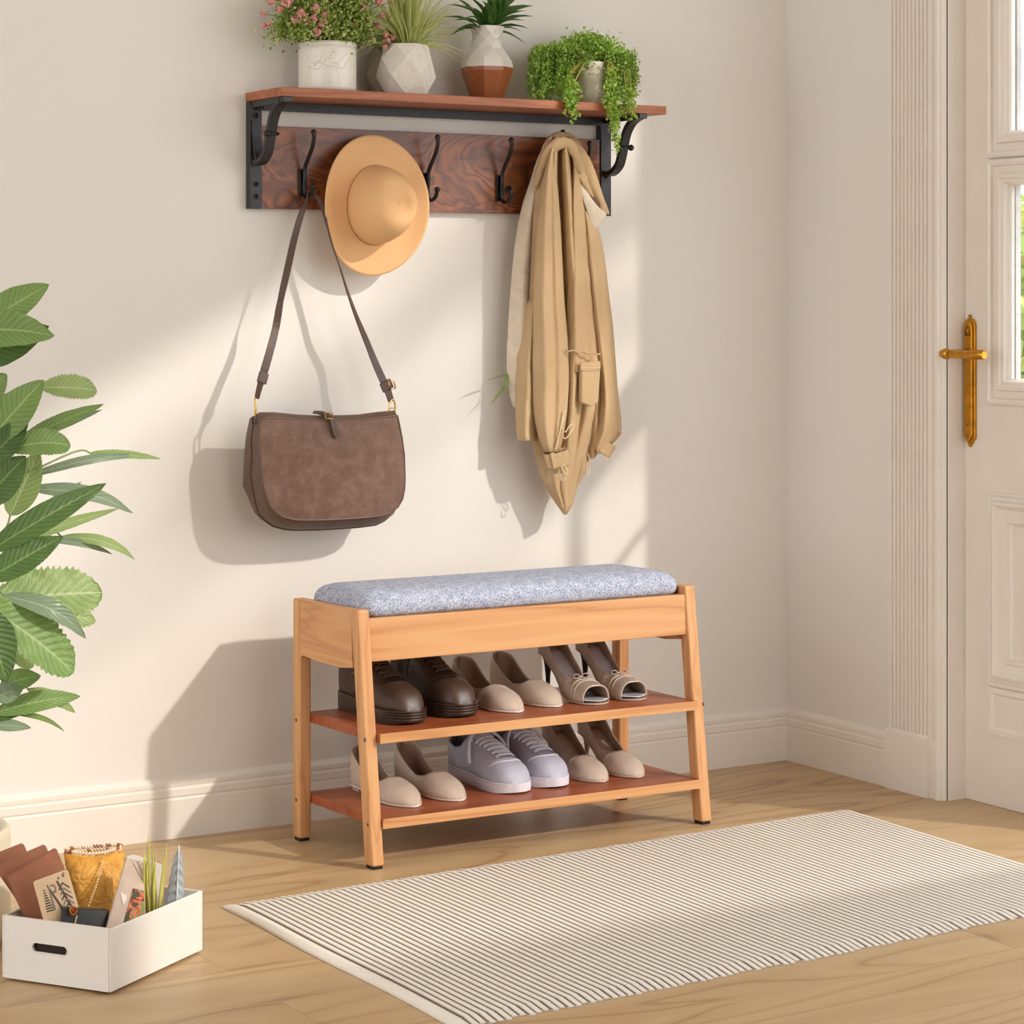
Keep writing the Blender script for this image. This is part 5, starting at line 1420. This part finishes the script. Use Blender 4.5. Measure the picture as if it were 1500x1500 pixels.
# quilted pouch
pm_t = NT('ochre_quilt', .55, 0, .35); v_ = pm_t.coord(); n_ = pm_t.noise(v_, 26, 2, .5, 1.2)
pm_t.color(pm_t.ramp(pm_t.noise(v_, 40, 3), [(.3, srgb(206, 142, 52)), (.7, srgb(230, 174, 84))])); pm_t.bump(pm_t.math('ABSOLUTE', pm_t.math('SUBTRACT', n_, .5)), 1.0, .012)
M['quilt'] = pm_t.m
pj = thing('quilted_pouch', 'ochre quilted pouch with a woven rim standing in the white box', 'pouch', tuple(bxl(.13, .12, .0095)))
pcx = [(96, 1250, 178, 1243), (99, 1268, 180, 1258), (104, 1290, 178, 1280), (110, 1312, 172, 1304), (118, 1335, 164, 1332), (124, 1352, 158, 1350)]
qm = MB(); rg_ = []
for i, (xa, ya, xb, yb) in enumerate(pcx):
    ring_ = []; t = i/(len(pcx)-1)
    for k in range(28):
        a = 2*pi*k/28; u = .5-.5*math.cos(a)
        Yq = lerp(-.752, -.800, t)
        q = W(lerp(xa, xb, u), lerp(ya, yb, u), Yq); q.y -= math.sin(a)*(.010+.014*math.sin(pi*min(1, t+.15))); q.z += -.004*math.sin(u*pi)*(1-t)+math.sin(a)*-.002*(1-t)
        q += Vector((0, 1, 0))*.003*noise.noise(q*60)
        ring_.append(q)
    rg_.append(ring_)
qm.rings(rg_, cap=False); qm.add(rg_[-1], [list(range(28))])
obj('pouch_body', qm, M['quilt'], pj, smooth=True, solid=.003)
tw = MB(); top_ = rg_[0]+[rg_[0][0]]
for row_, dz in ((0, .000), (1, .0055)):
    for i in range(28):
        for s_ in (0, .5):
            a_ = top_[i].lerp(top_[i+1], s_); b_ = top_[i].lerp(top_[i+1], s_+.45)
            tw.tube([a_+Vector((0, 0, dz-.003)), (a_+b_)/2+Vector((0, 0, dz)), b_+Vector((0, 0, dz+.0025))], [.0012, .0026, .0012], 6)
tm = NT('woven_trim', .8, 0, .2); g_ = tm.n.new('ShaderNodeNewGeometry')
tm.color(tm.ramp(g_.outputs['Random Per Island'], [(0, srgb(236, 214, 184)), (.62, srgb(238, 218, 190)), (.7, srgb(168, 112, 78))]))
obj('woven_rim', tw, tm.m, pj, smooth=True)
sm = MB(); P_ = [W(150, 1262, -.787), W(146, 1280, -.803), (W(140, 1300, -.817)), W(133, 1318, -.826), W(127, 1338, -.830)]
for k, q in enumerate(smoothpath(P_, 5)): sm.ball(q, .0022, 6)
obj('seam_braid', sm, plain('pale_braid', srgb(236, 200, 140), .8, bump=0), pj, smooth=True)
# dark wallet
wq = [(92, 1330), (160, 1334), (158, 1362), (90, 1362)]
wl = item('wallet', 'black wallet with a red clasp lying in front of the ochre pouch', 'wallet', panel(wq, (-.888, -.880)), None)
obj('wallet_body', panel(wq, (-.890, -.878), .012), plain('black_leather', srgb(38, 38, 40), .5, bump=.1), wl, bevel=.001)
cl_ = MB(); cp = W(106.5, 1333.5, -.884); cl_.ball(cp, .0058, 14, (1, .7, 1.15)); clo = obj('clasp', cl_, plain('red_enamel', srgb(176, 70, 42), .25, .2, bump=0), wl, smooth=True)
obj('clasp_ring', MB().tube([cp+Vector((.0055*math.cos(a), -.003, .0064*math.sin(a))) for a in [2*pi*k/16 for k in range(17)]], .0012, 6), M['brass'], clo, smooth=True)
obj('pull_cord', MB().tube([W(113, 1341, -.8885), W(110, 1352, -.889), W(109, 1362, -.889)], .0011, 6), M['cord'], wl)
# beige book and a paler booklet
bq = [(156, 1362), (182, 1270), (186, 1258), (210, 1264), (213, 1340), (210, 1352)]
bk2 = item('sketchbook', 'beige covered book leaning in the white box with a red flower picture', 'book', panel(bq, (-.900, -.840)), None)
obj('book_cover', panel(bq, (-.908, -.845), .008), plain('beige_cover', srgb(198, 176, 158), .7, bump=.05), bk2, bevel=.001)
ft = NT('flower_print', .6, 0, .3); v_ = ft.coord(); n_ = ft.noise(v_, 75, 2, .5, 1.0)
ft.color(ft.ramp(n_, [(.36, srgb(60, 74, 44)), (.44, srgb(70, 60, 44)), (.5, srgb(190, 84, 56)), (.58, srgb(214, 120, 84)), (.66, srgb(110, 130, 70))]))
def ppanel(q, lo, hi, Ys, mat, name, par, off=.0006):
    a = [W(x, y, lerp(Ys[0], Ys[1], (lo-y)/(lo-hi))-off) for x, y in q]; m_ = MB(); m_.add(a, [list(range(len(a)))]); return obj(name, m_, mat, par)
ppanel([(195, 1301), (211, 1305), (212, 1345), (181, 1352)], 1362, 1258, (-.908, -.845), ft.m, 'flower_picture', bk2, .0012)
ppanel([(177, 1307), (185, 1311), (186, 1318), (181, 1326), (178, 1316)], 1362, 1258, (-.908, -.845), plain('white_print', srgb(228, 216, 204), .6, bump=0), 'white_motif', bk2, .0012)
b3 = [(190, 1350), (186, 1254), (196, 1252), (213, 1257), (238, 1267), (235, 1292), (230, 1340)]
bk3 = item('booklet', 'pale grey-beige booklet standing behind the beige book in the white box', 'booklet', panel(b3, (-.800, -.775)), None)
obj('booklet_cover', panel(b3, (-.806, -.775), .003), plain('pale_cover', srgb(208, 196, 182), .7, bump=.05), bk3, bevel=.0008)
# grass stalks
gr = thing('grass_stalks', 'bunch of yellow-green grass stalks standing upright in the white box', 'grass bunch', tuple(bxl(.185, .05, .0095)))
gb = MB(); rnd = random.Random(9)
for (xb, xt, yt) in ((216, 217, 1223), (219, 218, 1228), (222, 224, 1240), (212, 211, 1245), (214, 213, 1252), (225, 228, 1243), (228, 227, 1262), (232, 245, 1233), (230, 241, 1252), (234, 243, 1246), (220, 214, 1262), (224, 221, 1255)):
    Yb, Yt = -.868+rnd.uniform(-.01, .01), -.862+rnd.uniform(-.006, .006)
    b_ = W(xb, 1352, Yb); t_ = W(xt, yt, Yt); b_.z = max(b_.z, .0098)
    gb.tube([b_, b_.lerp(t_, .5)+Vector((rnd.uniform(-.002, .002), 0, 0)), b_.lerp(t_, .85), t_], [.0021, .0021, .0014, .0002], 5)
obj('stalks', gb, plain('yellow_grass', srgb(196, 190, 96), .55, var=.12, scale=30, bump=0), gr, smooth=True)
# pleated grey leaf
pl2 = thing('pleated_leaf', 'upright grey pleated paper leaf standing at the right end of the white box', 'ornament', tuple(bxl(.235, .05, .0095)))
lm = MB(); N2 = 40; rows = []
for i in range(N2+1):
    t = i/N2; yc = lerp(1352, 1237, t); xc = lerp(254, 262, t); hwp = interp([(0, 12.5), (.3, 13.5), (.6, 10.5), (.82, 7), (.93, 4), (1, .4)], t)
    row = []
    for j in range(13):
        u = j/12*2-1; q = W(xc+u*hwp-1.5*(1-abs(u)), yc+abs(u)*4*1, -.838)
        q.y += -.012*(1-abs(u)**1.5)*(1-t*.7)+.0022*math.sin(i*1.25+abs(u)*3)*(1-t*.5)*min(1, abs(u)*4)
        if q.z < .0098: q.z = .0098
        row.append(q)
    rows.append(row)
lm.rings(rows, closed=False, cap=False)
obj('leaf_body', lm, plain('grey_paper', srgb(164, 172, 176), .6, var=.06, scale=80, bump=.1), pl2, smooth=True, solid=.0012)
obj('centre_rib', MB().tube([rows[i][6]+Vector((0, -.0012, 0)) for i in range(0, N2+1, 4)], [.0016]*6+[.0010]*5, 6), plain('pale_rib', srgb(214, 218, 216), .5, bump=0), pl2, smooth=True)

# ------------------------------------------------------------------ LARGE LEAFY PLANT AT THE LEFT
pc = Vector((-2.372, -.560, 0))
lp_ = thing('leafy_houseplant', 'large leafy green plant with long pointed leaves reaching in at the left edge', 'plant', tuple(pc))
ptr = W(8.5, 1300, -.52).x; pr0 = .150
pt = thing('planter', 'cream planter at the left edge, mostly out of sight behind the white box', 'planter', (ptr-pr0, -.52, 0)); pcx_ = ptr-pr0
M['cream'] = plain('cream_planter', srgb(222, 210, 182), .4, var=.02, scale=20, bump=.02)
prof = [(.001, 0), (pr0-.02, 0), (pr0-.012, .006), (pr0, .03), (pr0, .185), (pr0-.002, .194), (pr0-.008, .198), (pr0-.014, .194), (pr0-.016, .17), (.001, .165)]
obj('pot_body', MB().lathe(prof, (pcx_, -.52, 0), 64), M['cream'], pt, smooth=True)
obj('soil', MB().lathe([(.001, .1665), (pr0-.017, .1665)], (pcx_, -.52, 0), 40), M['soil'], pt)
lp_.location = (pcx_, -.52, .168)
VG = {
 'd': veinmat('deep_leaf', srgb(70, 98, 50), srgb(92, 122, 64), srgb(134, 160, 96), 13, str_=.5),
 'm': veinmat('mid_leaf', srgb(112, 144, 76), srgb(136, 166, 94), srgb(176, 198, 132), 13, str_=.6),
 'l': veinmat('light_leaf', srgb(146, 172, 104), srgb(166, 190, 122), srgb(206, 220, 164), 12, trans=.35, str_=.8),
 'g': veinmat('grey_leaf', srgb(120, 142, 112), srgb(146, 164, 134), srgb(186, 198, 172), 11, rough=.3, str_=.5)}
Yl = -.42
# (base, tip, width px, depth base, depth tip, bend, serration, kind, roundness)
LV = [((-30, 478), (72, 416), 46, .00, .02, .03, 0, 'm', 0), ((-60, 486), (80, 492), 58, .03, .05, .10, 0, 'm', 0), ((-60, 530), (72, 478), 58, .01, .02, -.05, 0, 'd', 0),
      ((-30, 585), (10, 548), 40, .02, .04, .05, .15, 'm', 0), ((-20, 650), (64, 556), 50, .05, .06, .12, 0, 'm', 0), ((-30, 690), (42, 612), 40, .06, .07, .1, 0, 'd', 0),
      ((58, 568), (142, 572), 38, .03, .03, .06, .22, 'l', 1), ((25, 648), (152, 592), 22, .03, .02, .05, .08, 'm', 0), ((20, 652), (150, 600), 14, .02, .01, .03, 0, 'g', 0),
      ((8, 658), (103, 652), 40, .07, .08, .16, .12, 'm', 1), ((14, 756), (57, 660), 44, .05, .05, .05, 0, 'l', 0), ((-30, 740), (38, 668), 50, .08, .09, .05, .06, 'd', 0),
      ((35, 700), (215, 668), 14, .04, .02, .14, 0, 'g', 0), ((130, 664), (236, 672), 13, .035, .03, .04, .25, 'l', 0), ((38, 716), (195, 752), 24, .02, .0, .16, 0, 'g', 0),
      ((-20, 810), (156, 708), 38, .09, .09, .06, 0, 'd', 0), ((5, 800), (174, 745), 17, .05, .04, .04, .1, 'l', 0), ((10, 795), (120, 705), 16, .03, .02, .12, 0, 'g', 0),
      ((60, 790), (165, 812), 12, .04, .03, .12, 0, 'g', 0), ((88, 786), (198, 820), 17, .03, .02, .20, 0, 'l', 0), ((-20, 850), (92, 786), 42, .10, .11, .05, .05, 'd', 0),
      ((-20, 884), (149, 868), 74, .06, .06, .06, .22, 'l', 1), ((5, 872), (126, 936), 30, .10, .10, .22, 0, 'g', 0), ((-10, 880), (140, 910), 40, .03, .03, .04, .3, 'l', 1),
      ((-30, 882), (108, 985), 68, .11, .12, .06, .18, 'm', 1), ((-30, 890), (10, 1000), 60, .14, .15, .05, 0, 'd', 0), ((0, 940), (50, 975), 34, .05, .05, .03, .2, 'l', 1),
      ((0, 1005), (60, 990), 30, .06, .07, .12, 0, 'm', 0), ((-10, 1045), (118, 1020), 30, .05, .05, .12, 0, 'm', 0), ((40, 1010), (110, 1044), 20, .04, .04, .14, .12, 'l', 0),
      ((10, 1044), (95, 1072), 8, .05, .05, .22, 0, 'm', 0), ((-20, 1062), (46, 1066), 18, .06, .06, .05, 0, 'g', 0), ((-10, 1022), (34, 1008), 30, .07, .08, .05, 0, 'g', 0), ((-20, 1052), (46, 1036), 22, .05, .05, .08, 0, 'd', 0), ((-20, 830), (60, 840), 30, .03, .03, .05, .1, 'l', 0)]
PR_ROUND = [(0, .08), (.08, .42), (.2, .72), (.4, .96), (.6, 1), (.78, .9), (.9, .66), (.97, .34), (1, .05)]
trunk_x = pcx_+.03
for i, (b, t, wpx, db, dt, bend, ser, kind, rd) in enumerate(LV):
    B_ = W(b[0], b[1], Yl-db); T_ = W(t[0], t[1], Yl-dt); ax = (T_-B_).normalized()
    m_ = leafshape(B_, T_, wpx/760., up=(0, -1, .55), bend=bend*-.0+bend*.9, nu=18, nv=8, serr=ser, fold=.22, prof=PR_ROUND if rd else None, seed=i)
    # petiole back to the stem
    st_ = Vector((trunk_x+.01*math.sin(i*2.1), -.50+.015*math.cos(i*1.7), max(.22, B_.z-.05-.03*(i % 3))))
    m_.tube(smoothpath([B_+ax*.004, B_-ax*.03, B_.lerp(st_, .6), st_], 4), .0019, 6)
    obj('leaf', m_, VG[kind], lp_, smooth=True)
rnd = random.Random(13)
for i in range(16):           # leaves on the far side, outside the photograph
    z = .45+.055*i; a = rnd.uniform(pi*.55, pi*1.45)
    st_ = Vector((trunk_x, -.50, z-.04)); T_ = Vector((trunk_x+.26*math.cos(a), -.50+.24*math.sin(a), z+.08)); B_ = st_.lerp(T_, .25)
    m_ = leafshape(B_, T_, .06, bend=.15, fold=.22); m_.tube([B_, st_], .0018, 6)
    obj('leaf', m_, VG['dml'[i % 3]], lp_, smooth=True)
tk = MB()
for k, (dx, top_z) in enumerate(((0, 1.12), (.012, .95), (-.012, .75))):
    tk.tube(smoothpath([(trunk_x+dx*.6, -.515, .150), (trunk_x+dx, -.505, .45), (trunk_x-dx*.4, -.50, .75 if top_z > .8 else .6), (trunk_x+dx*.5, -.50, top_z)], 5), .0055, 8)
obj('stems', tk, plain('plant_stem', srgb(118, 128, 70), .6), lp_, smooth=True)
# ------------------------------------------------------------------ LIGHT, CAMERA
w = bpy.data.worlds.new('World'); SC.world = w; w.use_nodes = True
bg = w.node_tree.nodes['Background']; bg.inputs['Color'].default_value = (.955, .975, 1.0, 1); bg.inputs['Strength'].default_value = 2.95
sun = bpy.data.lights.new('sun', 'SUN'); so = bpy.data.objects.new('sun', sun); COL.objects.link(so)
sun.energy = 2.1; sun.angle = math.radians(1.6); sun.color = (1, .94, .86)
so.rotation_euler = Vector((.65, -1, .70)).to_track_quat('Z', 'Y').to_euler()
so.location = (3, -4, 4)
cam = bpy.data.cameras.new('camera'); co = bpy.data.objects.new('camera', cam); COL.objects.link(co)
cam.sensor_width = 36; cam.sensor_fit = 'HORIZONTAL'; cam.lens = 36*FPX/1500
cam.shift_y = -(750-HOR)/1500
cam.clip_start = .1
co.location = (CAMX, CAMY, EYE)
co.rotation_euler = (pi/2, 0, -math.atan2(FWD[0], FWD[1]))
SC.camera = co
SC.view_settings.view_transform = 'Standard'; SC.view_settings.look = 'None'
SC.view_settings.exposure = 0; SC.view_settings.gamma = 1
SC.view_settings.use_curve_mapping = False
